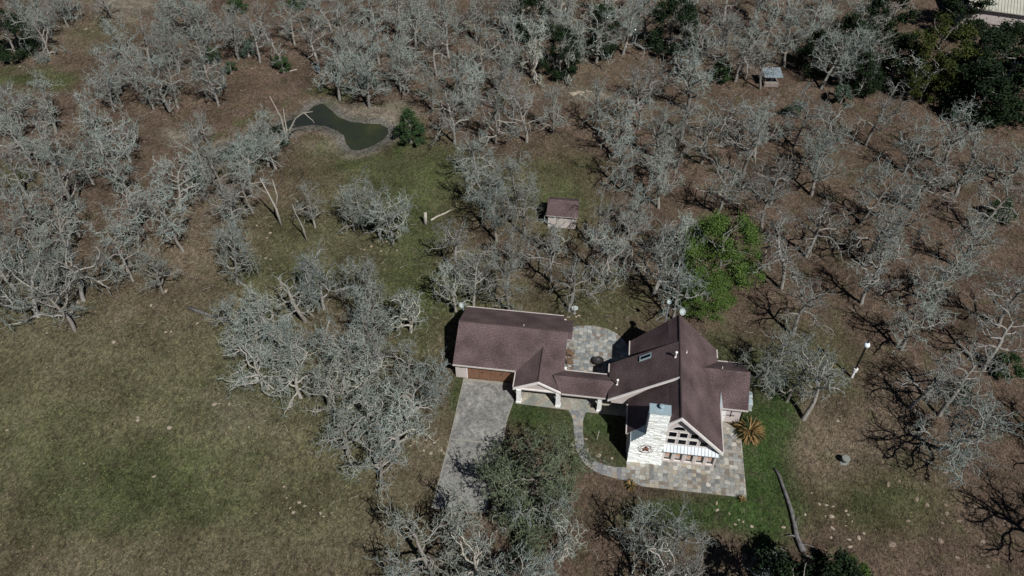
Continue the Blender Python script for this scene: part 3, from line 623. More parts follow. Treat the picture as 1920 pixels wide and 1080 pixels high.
# lamp post
lp = empty('lamp_post', (28.0, 56.3, gz(28, 56.3)), 0, 'black yard lamp post with white globe standing in the woods right of the house', 'lamp post')
mb = MB(); mb.tube([(0, 0, 0), (0, 0, 5.7)], [.11, .08], 10); mb.build('pole', M['black'], lp)
mb = MB(); mb.tube([(0, 0, 1.0), (.05, 0, 1.4)], [.24, .24], 10); mb.tube([(0, -.02, 0), (0, -.02, .95)], [.15, .14], 8); mb.build('base_sleeve', M['white'], lp)
mb = MB(); mb.tube([(.0, 0, 4.75), (.0, 0, 4.85), (.0, 0, 5.05), (.0, 0, 5.25), (.0, 0, 5.33)], [.14, .26, .32, .24, .08], 14); mb.build('globe', M['globe'], lp, smooth=True)
# fire pit
fpit = empty('fire_pit', (1.75, 54.7, .06), 0, 'round black metal fire pit on the grey courtyard flagstones', 'fire pit')
mb = MB(); mb.tube([(0, 0, .25), (0, 0, .42), (0, 0, .46)], [.42, .55, .6], 20, cap=False); mb.tube([(0, 0, .24), (0, 0, .26)], [.42, .42], 20)
for k in range(3): a = k * 2.1; mb.tube([(.4 * math.cos(a), .4 * math.sin(a), 0), (.36 * math.cos(a), .36 * math.sin(a), .28)], [.03, .03], 6)
mb.build('bowl', M['black'], fpit)
mb = MB(); 
for k in range(6): a = k * math.pi / 6; mb.tube([(-.5 * math.cos(a), -.5 * math.sin(a), .45), (0, 0, .62), (.5 * math.cos(a), .5 * math.sin(a), .45)], [.012] * 3, 4)
mb.build('mesh_cover', M['logwood'], fpit)
# patio chairs
def chair(x, y, rz, label, group='wooden chairs on the courtyard'):
    e = empty('patio_chair', (x, y, .06), rz, label, 'chair', group)
    mb = MB()
    for k in range(5): mb.box((-.28 + k * .115, -.28, .38), (-.18 + k * .115, .28, .41))
    mb.build('seat', M['brownwood'], e)
    mb = MB()
    for k in range(5): mb.wall([(-.28 + k * .115, .26, .41), (-.18 + k * .115, .26, .41), (-.18 + k * .115, .42, 1.0), (-.28 + k * .115, .42, 1.0)], (0, 1), .03)
    mb.build('backrest', M['brownwood'], e)
    for s_ in (-1, 1):
        mb = MB(); mb.box((s_ * .32 - .05, -.32, .58), (s_ * .32 + .05, .36, .61)); mb.build('armrest', M['brownwood'], e)
        for yy in (-.26, .26): mb = MB(); mb.box((s_ * .31 - .03, yy - .03, 0), (s_ * .31 + .03, yy + .03, .58)); mb.build('leg', M['brownwood'], e)
chair(-1.15, 55.3, R(75), 'dark wooden patio chair farthest along the garage wall'); chair(-1.1, 54.1, R(95), 'dark wooden patio chair in the middle along the garage wall'); chair(-.95, 52.9, R(110), 'dark wooden patio chair nearest the porch by the garage wall')
e = empty('side_table', (-.35, 52.4, .06), 0, 'small square wooden side table beside the chairs on the courtyard', 'table')
mb = MB()
for k in range(4): mb.box((-.28 + k * .145, -.28, .4), (-.16 + k * .145, .28, .43))
mb.build('table_top', M['tan'], e)
for a in (-1, 1):
    for b_ in (-1, 1): mb = MB(); mb.box((a * .24 - .03, b_ * .24 - .03, 0), (a * .24 + .03, b_ * .24 + .03, .4)); mb.build('leg', M['tan'], e)
# garden hose reel / black stand under porch
e = empty('hose_reel', (1.55, 48.9, .08), 0, 'black hose reel stand on the porch floor by the right column', 'hose reel')
mb = MB(); A_ = np.linspace(0, 2 * math.pi, 17); mb.tube([(.2 * math.cos(a), 0, .3 + .2 * math.sin(a)) for a in A_], [.05] * 17, 6); mb.build('reel', M['black'], e)
mb = MB(); mb.box((-.2, -.15, 0), (.2, .15, .05)); mb.box((-.03, -.1, .05), (.03, .1, .32)); mb.build('stand', M['black'], e)
# stake in the inner lawn
e = empty('tree_stake', (2.22, 45.1, 0), 0, 'thin leaning sapling stake in the small lawn inside the walkway', 'stake')
mb = MB(); mb.tube([(0, 0, -.1), (.1, .06, 1.3)], [.05, .035], 6); mb.tube([(.06, .04, .8), (.2, .1, 1.15)], [.025, .015], 5); mb.build('stem', M['deadwood'], e)
# bird bath and pale debris beyond the courtyard
e = empty('bird_bath', (-1.25, 61.7, 0), 0, 'pale stone bird bath behind the garage roof corner', 'bird bath')
mb = MB(); mb.tube([(0, 0, 0), (0, 0, .1), (0, 0, .7)], [.22, .1, .1], 10); mb.build('pedestal', M['pot'], e)
mb = MB(); mb.tube([(0, 0, .68), (0, 0, .8), (0, 0, .82), (0, 0, .76)], [.12, .36, .38, .3], 16); mb.build('basin', M['dish'], e)
# stone feature in the right clearing
e = empty('stone_urn', (25.55, 45.6, gz(25.55, 45.6)), 0, 'weathered stone urn in the middle of the brown mulch circle', 'urn')
mb = MB(); mb.tube([(0, 0, 0), (0, 0, .12), (0, 0, .3), (0, 0, .62), (0, 0, .68)], [.3, .22, .26, .4, .36], 14); mb.build('bowl', M['pot'], e, smooth=False)
mb = MB(); mb.box((-.38, -.38, -.1), (.38, .38, .02)); mb.build('plinth', M['pot'], e)

# small shed in the woods
e = empty('garden_shed', (-4.02, 76.2, gz(-4, 77)), 0, 'small pink walled shed with brown roof half hidden by bare branches', 'shed')
mb = MB(); 
mb.box((-1.75, 0, -.2), (1.75, .12, 2.1)); mb.box((-1.75, 3.1, -.2), (1.75, 3.22, 2.1))
for s_ in (-1, 1): mb.wall([(s_ * 1.75, .12, -.2), (s_ * 1.75, 3.1, -.2), (s_ * 1.75, 3.1, 2.15), (s_ * 1.75, 1.6, 3.0), (s_ * 1.75, .12, 2.15)], (-s_, 0), .1)
mb.build('wall', M['siding'], e)
mb = MB(); mb.slab([(-1.95, -.3, 2.05), (1.95, -.3, 2.05), (1.95, 1.6, 3.2), (-1.95, 1.6, 3.2)], .1); mb.slab([(-1.95, 1.6, 3.2), (1.95, 1.6, 3.2), (1.95, 3.5, 2.05), (-1.95, 3.5, 2.05)], .1); o = mb.build('roof', sh, e, uv=True)
mb = MB(); mb.box((-.45, -.03, 0), (.45, 0, 1.9)); mb.build('door', M['fascia'], e)
# well house with pale metal roof in the far woods
wx_, wy_ = un(1443, 158); e = empty('well_house', (wx_, wy_, gz(wx_, wy_)), R(8), 'small open well house with pale blue metal roof in the far right woods', 'well house')
mb = MB(); mb.box((-1.2, -.9, 0), (1.1, 1.0, .62)); mb.build('base_box', M['wood'], e)
for a in (-1, 1):
    for b_ in (-1, 1): mb = MB(); mb.box((a * 1.15 - .05, b_ * .85 - .05, .0), (a * 1.15 + .05, b_ * .85 + .05, 1.9 + b_ * .12)); mb.build('post', M['brownwood'], e)
mb = MB(); mb.slab([(-1.45, -1.2, 1.78), (1.45, -1.2, 1.78), (1.45, 1.25, 2.15), (-1.45, 1.25, 2.15)], .05, 0, 0)
mb.build('roof', simple('shaded_tin', (.22, .27, .31), (.15, .19, .22), 3, .5), e)  # tin colour darkened to carry the shade of branches above
bq, bw = un(597, 136); e = empty('feed_barrel', (bq, bw, gz(bq, bw)), 0, 'small dark blue grey barrel at the right end of the reddish clearing', 'barrel')
mb = MB(); mb.tube([(0, 0, .3), (0, 0, .32), (0, 0, 1.25), (0, 0, 1.3)], [.3, .34, .34, .3], 14); mb.build('drum', simple('barrel_paint', (.05, .07, .09), (.08, .10, .12), 5, .5), e)
for k in range(3): mb = MB(); a = k * 2.09; mb.tube([(.42 * math.cos(a), .42 * math.sin(a), -.05), (.28 * math.cos(a), .28 * math.sin(a), .6)], [.03, .03], 6); mb.build('leg', M['black'], e)
# neighbour's building, top right corner
bx_, by_ = un(1893, 27, 3.0); e = empty('metal_building', (bx_ + 2.4, by_, gz(bx_, by_)), R(-12), 'pale metal roofed building in the top right corner beyond the woods', 'building')
mb = MB(); mb.slab([(-9.6, 0, 3.0), (12, 0, 3.0), (12, 9, 6.2), (-9.6, 9, 6.2)], .12, 0, 0); mb.slab([(-9.6, 9, 6.2), (12, 9, 6.2), (12, 18, 3.0), (-9.6, 18, 3.0)], .12, 0, 0)
for k in range(44): x = -9.5 + k * .49; mb.slab([(x - .03, -.01, 3.07), (x + .03, -.01, 3.07), (x + .03, 9, 6.27), (x - .03, 9, 6.27)], .06, 0, 0)
mb.build('roof', simple('cream_metal_roof', (.42, .42, .36), (.36, .36, .31), 1, .5), e)
mb = MB(); mb.box((-9.1, .5, -.3), (11.5, .66, 2.95)); mb.box((-9.1, 17.3, -.3), (11.5, 17.46, 2.95))
for xx in (-9.1, 11.34): mb.wall([(xx, .66, -.3), (xx, 17.3, -.3), (xx, 17.3, 3.0), (xx, 9, 5.9), (xx, .66, 3.1)], (1, 0), .16)
mb.build('wall', M['siding'], e)
e2 = empty('rail_fence', (bx_ + 1, by_ - 2.2, gz(bx_, by_)), R(-12), 'brown rail fence in front of the pale metal building', 'fence')
for k in range(7): mb = MB(); mb.box((-6 + k * 2.4, -.07, -.2), (-5.86 + k * 2.4, .07, 1.7)); mb.build('post', M['brownwood'], e2)
mb = MB(); [mb.box((-6, -.05, z_), (8.6, .03, z_ + .13)) for z_ in (.6, 1.1, 1.6)]; mb.build('rail', M['brownwood'], e2)

# ---------------------------------------------------------------- trees
def rnd_unit(rg):
    while True:
        v = Vector((rg.uniform(-1, 1), rg.uniform(-1, 1), rg.uniform(-1, 1)))
        if .05 < v.length < 1: return v.normalized()
def grow(rg, segs, start, d, length, r0, r1, step, wander, up, out_pts=None):
    p = start.copy(); n_ = max(2, int(length / step)); res = [(p.copy(), d.copy(), r0)]
    for i in range(n_):
        d = (d + rnd_unit(rg) * wander + Vector((0, 0, up))).normalized()
        q = p + d * (length / n_); ra = r0 + (r1 - r0) * i / n_; rb = r0 + (r1 - r0) * (i + 1) / n_
        segs.append((p.x, p.y, p.z, q.x, q.y, q.z, ra, rb)); p = q; res.append((p.copy(), d.copy(), rb))
    return res
def child_dir(rg, d, ang):
    u = rnd_unit(rg); u = (u - d * u.dot(d)); u = u.normalized() if u.length > .01 else Vector((1, 0, 0))
    return (d * math.cos(ang) + u * math.sin(ang)).normalized()
def seg_mesh(name, segs, sides, mats):
    S = np.array(segs, float); P0, P1, r0, r1 = S[:, :3], S[:, 3:6], S[:, 6], S[:, 7]
    D = P1 - P0; L = np.linalg.norm(D, axis=1, keepdims=True); D = D / np.maximum(L, 1e-6)
    ref = np.where(np.abs(D[:, :1]) < .8, np.array([[1., 0, 0]]), np.array([[0, 1., 0]]))
    U = np.cross(D, ref); U /= np.linalg.norm(U, axis=1, keepdims=True); V = np.cross(D, U)
    P0 = P0 - D * r0[:, None] * .5; P1 = P1 + D * r1[:, None] * .5
    k = len(S); vv = np.zeros((k, 2 * sides, 3))
    for j in range(sides):
        a = 2 * math.pi * j / sides; o_ = U * math.cos(a) + V * math.sin(a)
        vv[:, j] = P0 + o_ * r0[:, None]; vv[:, sides + j] = P1 + o_ * r1[:, None]
    base = np.arange(k)[:, None] * 2 * sides; q = []
    for j in range(sides):
        j2 = (j + 1) % sides; q.append(np.stack([base[:, 0] + j, base[:, 0] + sides + j, base[:, 0] + sides + j2, base[:, 0] + j2], 1)[:, ::-1])
    q = np.stack(q, 1).reshape(-1, 4); me = bpy.data.meshes.new(name); fill_mesh(me, vv.reshape(-1, 3), q, True)
    for mt in mats: me.materials.append(mt)
    return me
def bare_proto(seed, h=9.5, rad=4.0, clear=.30, dens=1.0, wander=.42, twig=1.0, lean=0.0, thick=1.0):
    rg = random.Random(seed); trunk = []; br = []
    d = Vector((lean * rg.uniform(-1, 1), lean * rg.uniform(-1, 1), 1)).normalized()
    tr = grow(rg, trunk, Vector((0, 0, -.3)), d, h * .70, .25 * thick, .11 * thick, .5, .15, .05)
    limbs = []; k0 = int(len(tr) * clear); nl = int((len(tr) - k0) * .85) + 3; az = rg.uniform(0, 6.28)
    for i in range(nl):
        ti = k0 + int((len(tr) - 1 - k0) * (i / max(1, nl - 1))); p, dd, rr = tr[ti]; fr = (ti - k0) / max(1, len(tr) - 1 - k0)
        az += 2.4 + rg.uniform(-.7, .7); el = R(rg.uniform(0, 30) + fr * 38); dr_ = Vector((math.cos(az) * math.cos(el), math.sin(az) * math.cos(el), math.sin(el)))
        ln = rad * (1.12 - .38 * fr ** 1.5) * rg.uniform(.62, 1.15) * (1 if fr > .12 else .75)
        lb = grow(rg, trunk, p, dr_, ln, max(.07, rr * .62), .045 * thick, .33, wander * 1.0, .035); limbs.append(lb)
        for q_ in range(rg.choice((1, 2, 2))):
            j = rg.randrange(int(len(lb) * .3), max(int(len(lb) * .3) + 1, int(len(lb) * .8))); p2, d2, r2 = lb[j]
            limbs.append(grow(rg, trunk, p2, child_dir(rg, d2, R(rg.uniform(30, 60))), ln * rg.uniform(.35, .6), r2 * .75, .04 * thick, .3, wander * 1.1, .05))
    limbs.append(tr[len(tr) // 2:])
    for lb in limbs:
        m_ = len(lb)
        for i in range(max(1, int(m_ * .28)), m_):
            for c_ in range(rg.choice((1, 1, 2)) if i > m_ * .55 else 1):
                if rg.random() > .64 * dens: continue
                p, dd, rr = lb[i]; cdir = child_dir(rg, dd, R(rg.uniform(35, 80))); cdir = (cdir + Vector((0, 0, .12))).normalized()
                b2 = grow(rg, br, p, cdir, rad * rg.uniform(.20, .40), min(.046, rr * .9) * thick, .020 * thick, .19, wander * 1.5, .05)
                for j in range(2, len(b2)):
                    if rg.random() > .60 * dens: continue
                    p3, d3, r3 = b2[j]; b3 = grow(rg, br, p3, child_dir(rg, d3, R(rg.uniform(35, 85))), rg.uniform(.4, .85), max(.018, r3 * .72) * twig, .011 * twig, .16, wander * 1.6, .05)
                    for kk in range(1, len(b3)):
                        if rg.random() < .34 * dens: p4, d4, r4 = b3[kk]; grow(rg, br, p4, child_dir(rg, d4, R(rg.uniform(30, 75))), rg.uniform(.2, .45), .013 * twig, .008 * twig, .16, wander * 1.3, .04)
    return trunk, br
def leaf_quads(centres, size, rg, jitter=.35, flat=0.0):
    c = np.asarray(centres, float); k = len(c)
    n1 = rg.normal(size=(k, 3)); n1[:, 2] = n1[:, 2] * (1 - flat) + flat * 1.5; n1 /= np.linalg.norm(n1, axis=1, keepdims=True)
    ref = rg.normal(size=(k, 3)); u = np.cross(n1, ref); u /= np.linalg.norm(u, axis=1, keepdims=True); v = np.cross(n1, u)
    s = size * (1 + jitter * rg.uniform(-1, 1, (k, 1))); a = s * .5; b_ = s * .32
    vv = np.stack([c - u * a, c + v * b_, c + u * a, c - v * b_], 1); q = np.arange(k * 4).reshape(k, 4)
    return vv.reshape(-1, 3), q
def leaf_mesh(name, centres, size, seed, mat, flat=0.0):
    rg = np.random.RandomState(seed); vv, q = leaf_quads(centres, size, rg, .5, flat); me = bpy.data.meshes.new(name); fill_mesh(me, vv, q, False); me.materials.append(mat); return me
def crown_points(seed, k, rad, z0, z1, shape, lumps=26, lump_r=.34):
    rg = np.random.RandomState(seed); cs = []
    while len(cs) < lumps:
        t_ = rg.uniform(0, 1); rr = shape(t_) * rad; a = rg.uniform(0, 6.28); q_ = rr * math.sqrt(rg.uniform(.25, 1)); cs.append((q_ * math.cos(a), q_ * math.sin(a), z0 + (z1 - z0) * t_, rg.uniform(.6, 1.15)))
    cs = np.array(cs); i = rg.randint(0, lumps, k); d = rg.normal(size=(k, 3)); d /= np.linalg.norm(d, axis=1, keepdims=True)
    rr = rad * lump_r * cs[i, 3] * np.clip(np.abs(rg.normal(size=k)) * .62, 0, 1.7)
    p = cs[i, :3] + d * rr[:, None] * np.array([1, 1, .75]); p[:, 2] = np.maximum(p[:, 2], .1); return p

protos = {}
def add_bare(key, seed, bark_, trunkmat='trunkbark', leaf=None, **kw):
    t_, b_ = bare_proto(seed, **kw)
    tm = seg_mesh('trunk', t_, 7, [M[trunkmat]]); bm_ = seg_mesh('branches', b_, 3, [M[bark_]])
    parts = [('trunk', tm), ('branches', bm_)]
    if leaf:
        mat, frac, size, zmax = leaf; rgg = np.random.RandomState(seed); S = np.array(b_); C_ = S[rgg.rand(len(S)) < frac, 3:6]; C_ = C_[C_[:, 2] < zmax]; C_ = C_ + rgg.normal(size=C_.shape) * .07
        parts.append(('leaves', leaf_mesh('leaves', C_, size, seed, M[mat])))
    protos[key] = (parts, kw.get('h', 9.5), kw.get('rad', 4.0)); return len(t_) + len(b_)
tot = 0
for i in range(6): tot += add_bare('oak%d' % i, 100 + i, 'bark', rad=4.2 + .3 * (i % 3), clear=.34 + .03 * (i % 3), wander=.40 + .03 * (i % 2))
for i in range(3): tot += add_bare('grey%d' % i, 200 + i, 'greybark', rad=4.1, clear=.52, dens=.95, twig=.9)
for i in range(3): tot += add_bare('pale%d' % i, 300 + i, 'palebark', trunkmat='snagbark', rad=4.5, clear=.28, dens=.9, wander=.50, twig=1.1, thick=1.1, h=9.5)
for i in range(2): tot += add_bare('thin%d' % i, 400 + i, 'bark', rad=2.2, clear=.42, dens=.85, wander=.36)
for i in range(1): tot += add_bare('clear%d' % i, 450, 'bark', rad=3.4, clear=.62)
for i in range(2): tot += add_bare('spread%d' % i, 500 + i, 'bark', rad=5.2, clear=.16, h=7.5, dens=1.0, wander=.42)
tot += add_bare('brown', 600, 'greybark', rad=2.4, clear=.2, h=5.5, dens=.9, leaf=('leafbrown', .35, .17, 9))
tot += add_bare('moss', 700, 'mossbark', rad=6.2, clear=.22, h=9.0, dens=1.35, wander=.36, leaf=('leafmoss', .8, .17, 20))
tot += add_bare('yellow', 701, 'palebark', rad=5.0, clear=.25, h=8.5, dens=.9, wander=.48, thick=1.15, twig=1.1, leaf=('leafolive', .13, .12, 20))
print('branch segments', tot)
def add_leafy(key, seed, mat, k, rad, h, z0, shape, size, lumps, lr):
    P = crown_points(seed, k, rad, z0, h * .94, shape, lumps, lr); rg = random.Random(seed); tk = []
    tr = grow(rg, tk, Vector((0, 0, -.3)), Vector((0, 0, 1)), h * .8, .22, .05, .5, .08, .05)
    for i in range(3, len(tr), 1): grow(rg, tk, tr[i][0], child_dir(rg, tr[i][1], R(65)), rad * .75 * shape(min(1, max(0, (tr[i][0].z - z0) / (h - z0)))), .07, .02, .35, .2, .05)
    protos[key] = ([('trunk', seg_mesh('trunk', tk, 6, [M['trunkbark']])), ('foliage', leaf_mesh('foliage', P, size, seed, M[mat]))], h, rad)
dome = lambda t_: math.sqrt(max(0, 1 - (t_ * .95) ** 2.2)) * (.7 + .3 * min(1, t_ * 4))
cone = lambda t_: (1 - t_) ** .75 * .95 + .05
tall = lambda t_: math.sin(math.pi * (.12 + .84 * t_)) ** .7
add_leafy('liveoak', 11, 'leafbright', 42000, 5.0, 7.8, .8, dome, .15, 70, .22)
add_leafy('cedar', 12, 'leafcedar', 16000, 2.6, 5.4, .25, cone, .17, 60, .22)
add_leafy('evergreen', 13, 'leafdark', 16000, 3.2, 9.0, .8, tall, .24, 46, .30)
add_leafy('evergreen2', 15, 'leafdark', 16000, 3.4, 8.0, .5, dome, .24, 40, .30)
add_leafy('olive', 14, 'leafolive', 22000, 4.3, 10.0, 1.2, tall, .22, 60, .24)
add_leafy('shrub', 16, 'leafcedar', 6000, 1.3, 2.2, .2, dome, .14, 18, .36)
add_leafy('greyshrub', 17, 'leafgrey', 6000, 1.3, 2.4, .2, dome, .15, 18, .36)

NAMES = {'oak': 'bare_oak', 'grey': 'bare_oak', 'pale': 'bare_oak', 'thin': 'bare_oak', 'clear': 'bare_oak', 'spread': 'bare_oak', 'brown': 'brown_leaved_oak', 'moss': 'mossy_oak', 'yellow': 'bare_oak', 'liveoak': 'live_oak', 'cedar': 'cedar_tree', 'evergreen': 'evergreen_tree', 'evergreen2': 'evergreen_tree', 'olive': 'olive_green_tree', 'shrub': 'shrub', 'greyshrub': 'shrub'}
def place(key, x, y, h, rz, label=None, cat='tree', group=None, wide=1.0, tilt=(0, 0)):
    parts, ph, prad = protos[key]; s_ = h / ph; nm = NAMES.get(key) or NAMES[key.rstrip('0123456789')]
    e = empty(nm, (x, y, gz(x, y) - .02), rz, label, cat, group); e.scale = (s_ * wide, s_ * wide, s_); e.rotation_euler = (tilt[0], tilt[1], rz)
    for pn, me in parts: link(pn, me, e)
    return e
TREES = []   # (stand, key, x, y, h, wide)
rgT = random.Random(77)
OAKS = ['oak0', 'oak1', 'oak2', 'oak3', 'oak4', 'oak5']
def pick(mixk):
    if mixk == 'pale': return rgT.choice(['pale0', 'pale1', 'pale2', 'pale0', 'oak0', 'oak3'])
    if mixk == 'grey': return rgT.choice(['grey0', 'grey1', 'grey2', 'oak1', 'oak4', 'oak2'])
    return rgT.choice(OAKS + ['grey0', 'grey1'])
def B_(stand, lst, mixk='oak'):      # by the foot of the trunk in the photo
    for it in lst:
        px, py, h = it[:3]; key = it[3] if len(it) > 3 and it[3] else pick(mixk); wide = it[4] if len(it) > 4 else rgT.uniform(.9, 1.1)
        x, y = un(px, py); TREES.append((stand, key, x, y, h, wide))
def C_(stand, lst, mixk='oak'):      # by the middle of the crown in the photo
    for it in lst:
        px, py, h = it[:3]; key = it[3] if len(it) > 3 and it[3] else pick(mixk); wide = it[4] if len(it) > 4 else rgT.uniform(.9, 1.1)
        x, y = un(px, py, h * .66); TREES.append((stand, key, x, y, h, wide))
def blocked(x, y):
    return (-14.2 < x < 18.5 and 38 < y < 60.5) or polydist(np.array([x]), np.array([y]), POND)[0] < 1.2
def fill(stand, poly, spacing, hr, mixk='oak', z=6.2, maxn=80):
    W_ = [un(a, b_, z) for a, b_ in poly]; x0, x1 = min(p[0] for p in W_), max(p[0] for p in W_); y0, y1 = min(p[1] for p in W_), max(p[1] for p in W_); c_ = 0
    for k in range(2500):
        x = rgT.uniform(x0, x1); y = rgT.uniform(y0, y1)
        if not inpoly(x, y, W_) or blocked(x, y): continue
        if any((x - t_[2]) ** 2 + (y - t_[3]) ** 2 < spacing ** 2 for t_ in TREES): continue
        TREES.append((stand, pick(mixk), x, y, rgT.uniform(*hr), rgT.uniform(.9, 1.12))); c_ += 1
        if c_ >= maxn: break
#TREELIST
TL = 'on the top left slope'
B_(TL, [(42,97,7.5),(93,104,8.5,'spread0',.8),(127,46,8),(145,38,8)]); C_(TL, [(70,14,8.5),(105,-5,8),(30,-4,8),(190,-20,8)], 'grey')
GL = 'left of the reddish clearing'
B_(GL, [(225,193,9.5),(287,203,10),(318,207,10.5),(334,202,10.5),(410,198,9.5),(337,141,9.5),(386,134,9),(395,93,9.5)]); C_(GL, [(215,60,8.5),(262,62,9),(235,110,8.5),(300,60,8.5),(190,150,8)])
TM = 'above the reddish clearing'
B_(TM, [(448,112,8.5,None,1.1),(531,127,7,'thin0',1.3)]); C_(TM, [(340,5,9),(385,15,9),(300,5,8.5),(430,40,8.5),(490,20,8.5),(540,25,8.5),(475,65,7.5)])
LE = 'on the upper left edge'
fill(LE, [(0,165),(70,175),(100,240),(115,330),(115,400),(60,380),(0,380)], 4.8, (8.5,10))
LB = 'left edge clump above the meadow'
B_(LB, [(72,596,8.5,'spread1',1.0)]); fill(LB, [(-20,385),(110,400),(130,440),(110,520),(90,560),(0,560),(-20,500)], 4.2, (8,9.5))
LM = 'left of the grass strip'
B_(LM, [(250,527,8.5),(305,548,7.5,'oak3',.9),(277,447,9.5)]); fill(LM, [(150,190),(215,215),(255,240),(320,310),(330,370),(325,440),(290,490),(240,450),(190,440),(160,380),(150,290),(120,240)], 5.4, (8.5,10))
PL = 'by the left pond arm'
B_(PL, [(503,313,9.5),(392,345,9.5),(445,534,9.5,'oak2',.8),(470,360,8)]); C_(PL, [(378,222,7,'grey0',.8),(472,205,7,'pale2',.8),(440,285,8.5),(400,300,8.5),(455,335,8.5),(430,375,8.5),(425,425,8,'oak1',.75),(505,265,7)])
CS = 'in the green clearing'
B_(CS, [(682,433,8,'oak2',.75),(714,449,8.5,'oak4',.75),(737,457,9.5,'oak5',.9),(591,428,7,'oak0',.8),(607,579,9.5,'oak3',.85),(573,603,8.5,'thin1',1.3)])
BM = 'in the diagonal meadow belt'
fill(BM, [(470,530),(560,590),(640,590),(650,660),(700,690),(740,760),(725,830),(680,840),(630,810),(580,770),(530,700),(460,640),(440,580)], 3.5, (7,8.5), 'pale')
C_(BM, [(430,575,6.5,'oak1',.8),(475,590,7,'oak4',.8),(440,620,6.5,'pale2',.7),(500,640,7.5,'oak2',.85)])
C_(CS, [(655,378,7,'oak0',.7),(560,520,8,'oak2',.75)])
B_(BM, [(822,801,7.5,'pale1',.8),(760,804,8,'oak2',.9)]); C_(BM, [(800,700,7.5,'oak5',.8),(760,660,7.5,'oak0',.8)], 'pale')
BC = 'left of the garage'
C_(BC, [(690,500,8.5,'oak1',.8),(680,560,8.5,'oak3',.9),(700,610,8.5,'oak4',.9),(700,660,8),(650,640,8),(850,520,8,'pale0',.75),(845,590,7.5,'oak5',.8)])
fill(BC, [(640,480),(740,470),(765,560),(845,570),(845,690),(815,770),(760,750),(690,680),(640,560)], 4.3, (7,8.5), 'pale')
BG = 'behind the garage'
fill(BG, [(840,400),(900,430),(980,420),(1080,440),(1130,470),(1100,520),(1000,530),(930,520),(860,480)], 5.0, (8.5,9.5), 'oak')
B_(BG, [(1172,622,11,'grey0',1.0),(888,575,8.5,'oak2',.85)]); C_(BG, [(1050,560,6,'brown',1.3)])
BS = 'between live oak and shed'
C_(BS, [(1020,400,8.5,'oak2',.8),(1240,470,10,'oak0',1.05),(1290,430,9,'pale0',.8),(1180,420,9),(1150,460,9),(1190,380,8.5),(1120,400,8.5,'grey1')]); B_(BS, [(1262,600,9.5,'oak3',.8)])
CC_ = 'between pond and shed'
C_(CC_, [(910,320,9.5,'oak5',1),(970,310,9.5,'oak1',1),(930,380,9),(985,370,9),(895,270,9)]); fill(CC_, [(880,290),(1000,280),(1010,400),(900,400)], 5.0, (9,10))
TC = 'right of the pond cedar'
B_(TC, [(852,266,9.5),(930,269,10),(1037,251,8.5,'oak0',.75),(885,214,9),(987,268,9),(752,174,9),(766,175,8.5)]); fill(TC, [(760,90),(860,110),(960,100),(1000,150),(1010,220),(900,200),(800,170)], 5.6, (8.5,10))
TT = 'in the top centre woods'
fill(TT, [(585,-20),(980,-20),(980,80),(850,90),(740,80),(680,140),(610,130),(580,60)], 5.3, (8.5,10)); 
TR = 'above the far clearing'
fill(TR, [(980,-30),(1230,-30),(1260,30),(1180,50),(1070,80),(990,90)], 5.2, (9,10.5), 'pale')
TQ = 'above the well house'
fill(TQ, [(1240,-30),(1700,-30),(1690,20),(1600,60),(1600,110),(1540,110),(1490,70),(1400,100),(1290,90)], 5.6, (9,10.5), 'grey')
B_(TQ, [(1387,143,9.5),(1575,165,10.5),(1613,168,10),(1700,180,9,'thin0',1.4)]); C_(TQ, [(1440,105,8.5),(1830,95,9,'oak1')])
RM = 'right of the far clearing'
fill(RM, [(1190,110),(1290,110),(1330,160),(1420,190),(1500,190),(1560,210),(1580,280),(1500,350),(1380,370),(1280,350),(1200,330),(1120,250),(1130,180)], 5.5, (8.5,10), 'grey')
RR = 'above the lamp post'
B_(RR, [(1620,496,11,'grey1',1.1),(1465,541,10,'grey2',1.0),(1648,508,7.5),(1790,368,9.5),(1795,500,9),(1690,656,8.5),(1425,708,8.5,'oak2',1.0)])
fill(RR, [(1460,380),(1540,360),(1640,330),(1720,280),(1780,330),(1760,420),(1800,480),(1780,560),(1700,620),(1600,600),(1500,600),(1470,500)], 6.4, (8.5,10), 'grey')
RE = 'along the right edge'
fill(RE, [(1640,200),(1760,210),(1930,240),(1930,700),(1870,790),(1800,760),(1750,640),(1800,500),(1790,400),(1800,320),(1720,270)], 6.0, (8.5,10), 'grey')
RN = 'near the lamp post'
B_(RN, [(1506,786,10,'clear0',1.0)]); C_(RN, [(1440,640,8,'oak5',.85),(1500,690,8,'oak1',.9),(1810,770,9.5,'oak2',1.15),(1745,700,8.5)])
FG = 'at the bottom centre'
C_(FG, [(985,880,8.0,'moss',1.1),(990,935,8,'yellow',.8),(850,960,8,'pale0',.85),(800,1020,8.5,'yellow',.85),(900,1040,8.5,'pale1',.9),(985,1060,9,'oak2',.95),(1060,1000,7,'pale2',.6),(1190,975,8,'oak0',.85),(1275,985,8,'oak3',.8),(1225,1060,8.5,'pale2',.85),(1310,1075,8,'grey1',.8),(1425,1085,8,'oak5',1.0),(760,1075,7.5,'oak4',.75)])
OFF = 'beyond the right frame edge'
B_(OFF, [(1985,1040,11,'oak1',1.1),(2030,900,11,'oak3',1.1)])
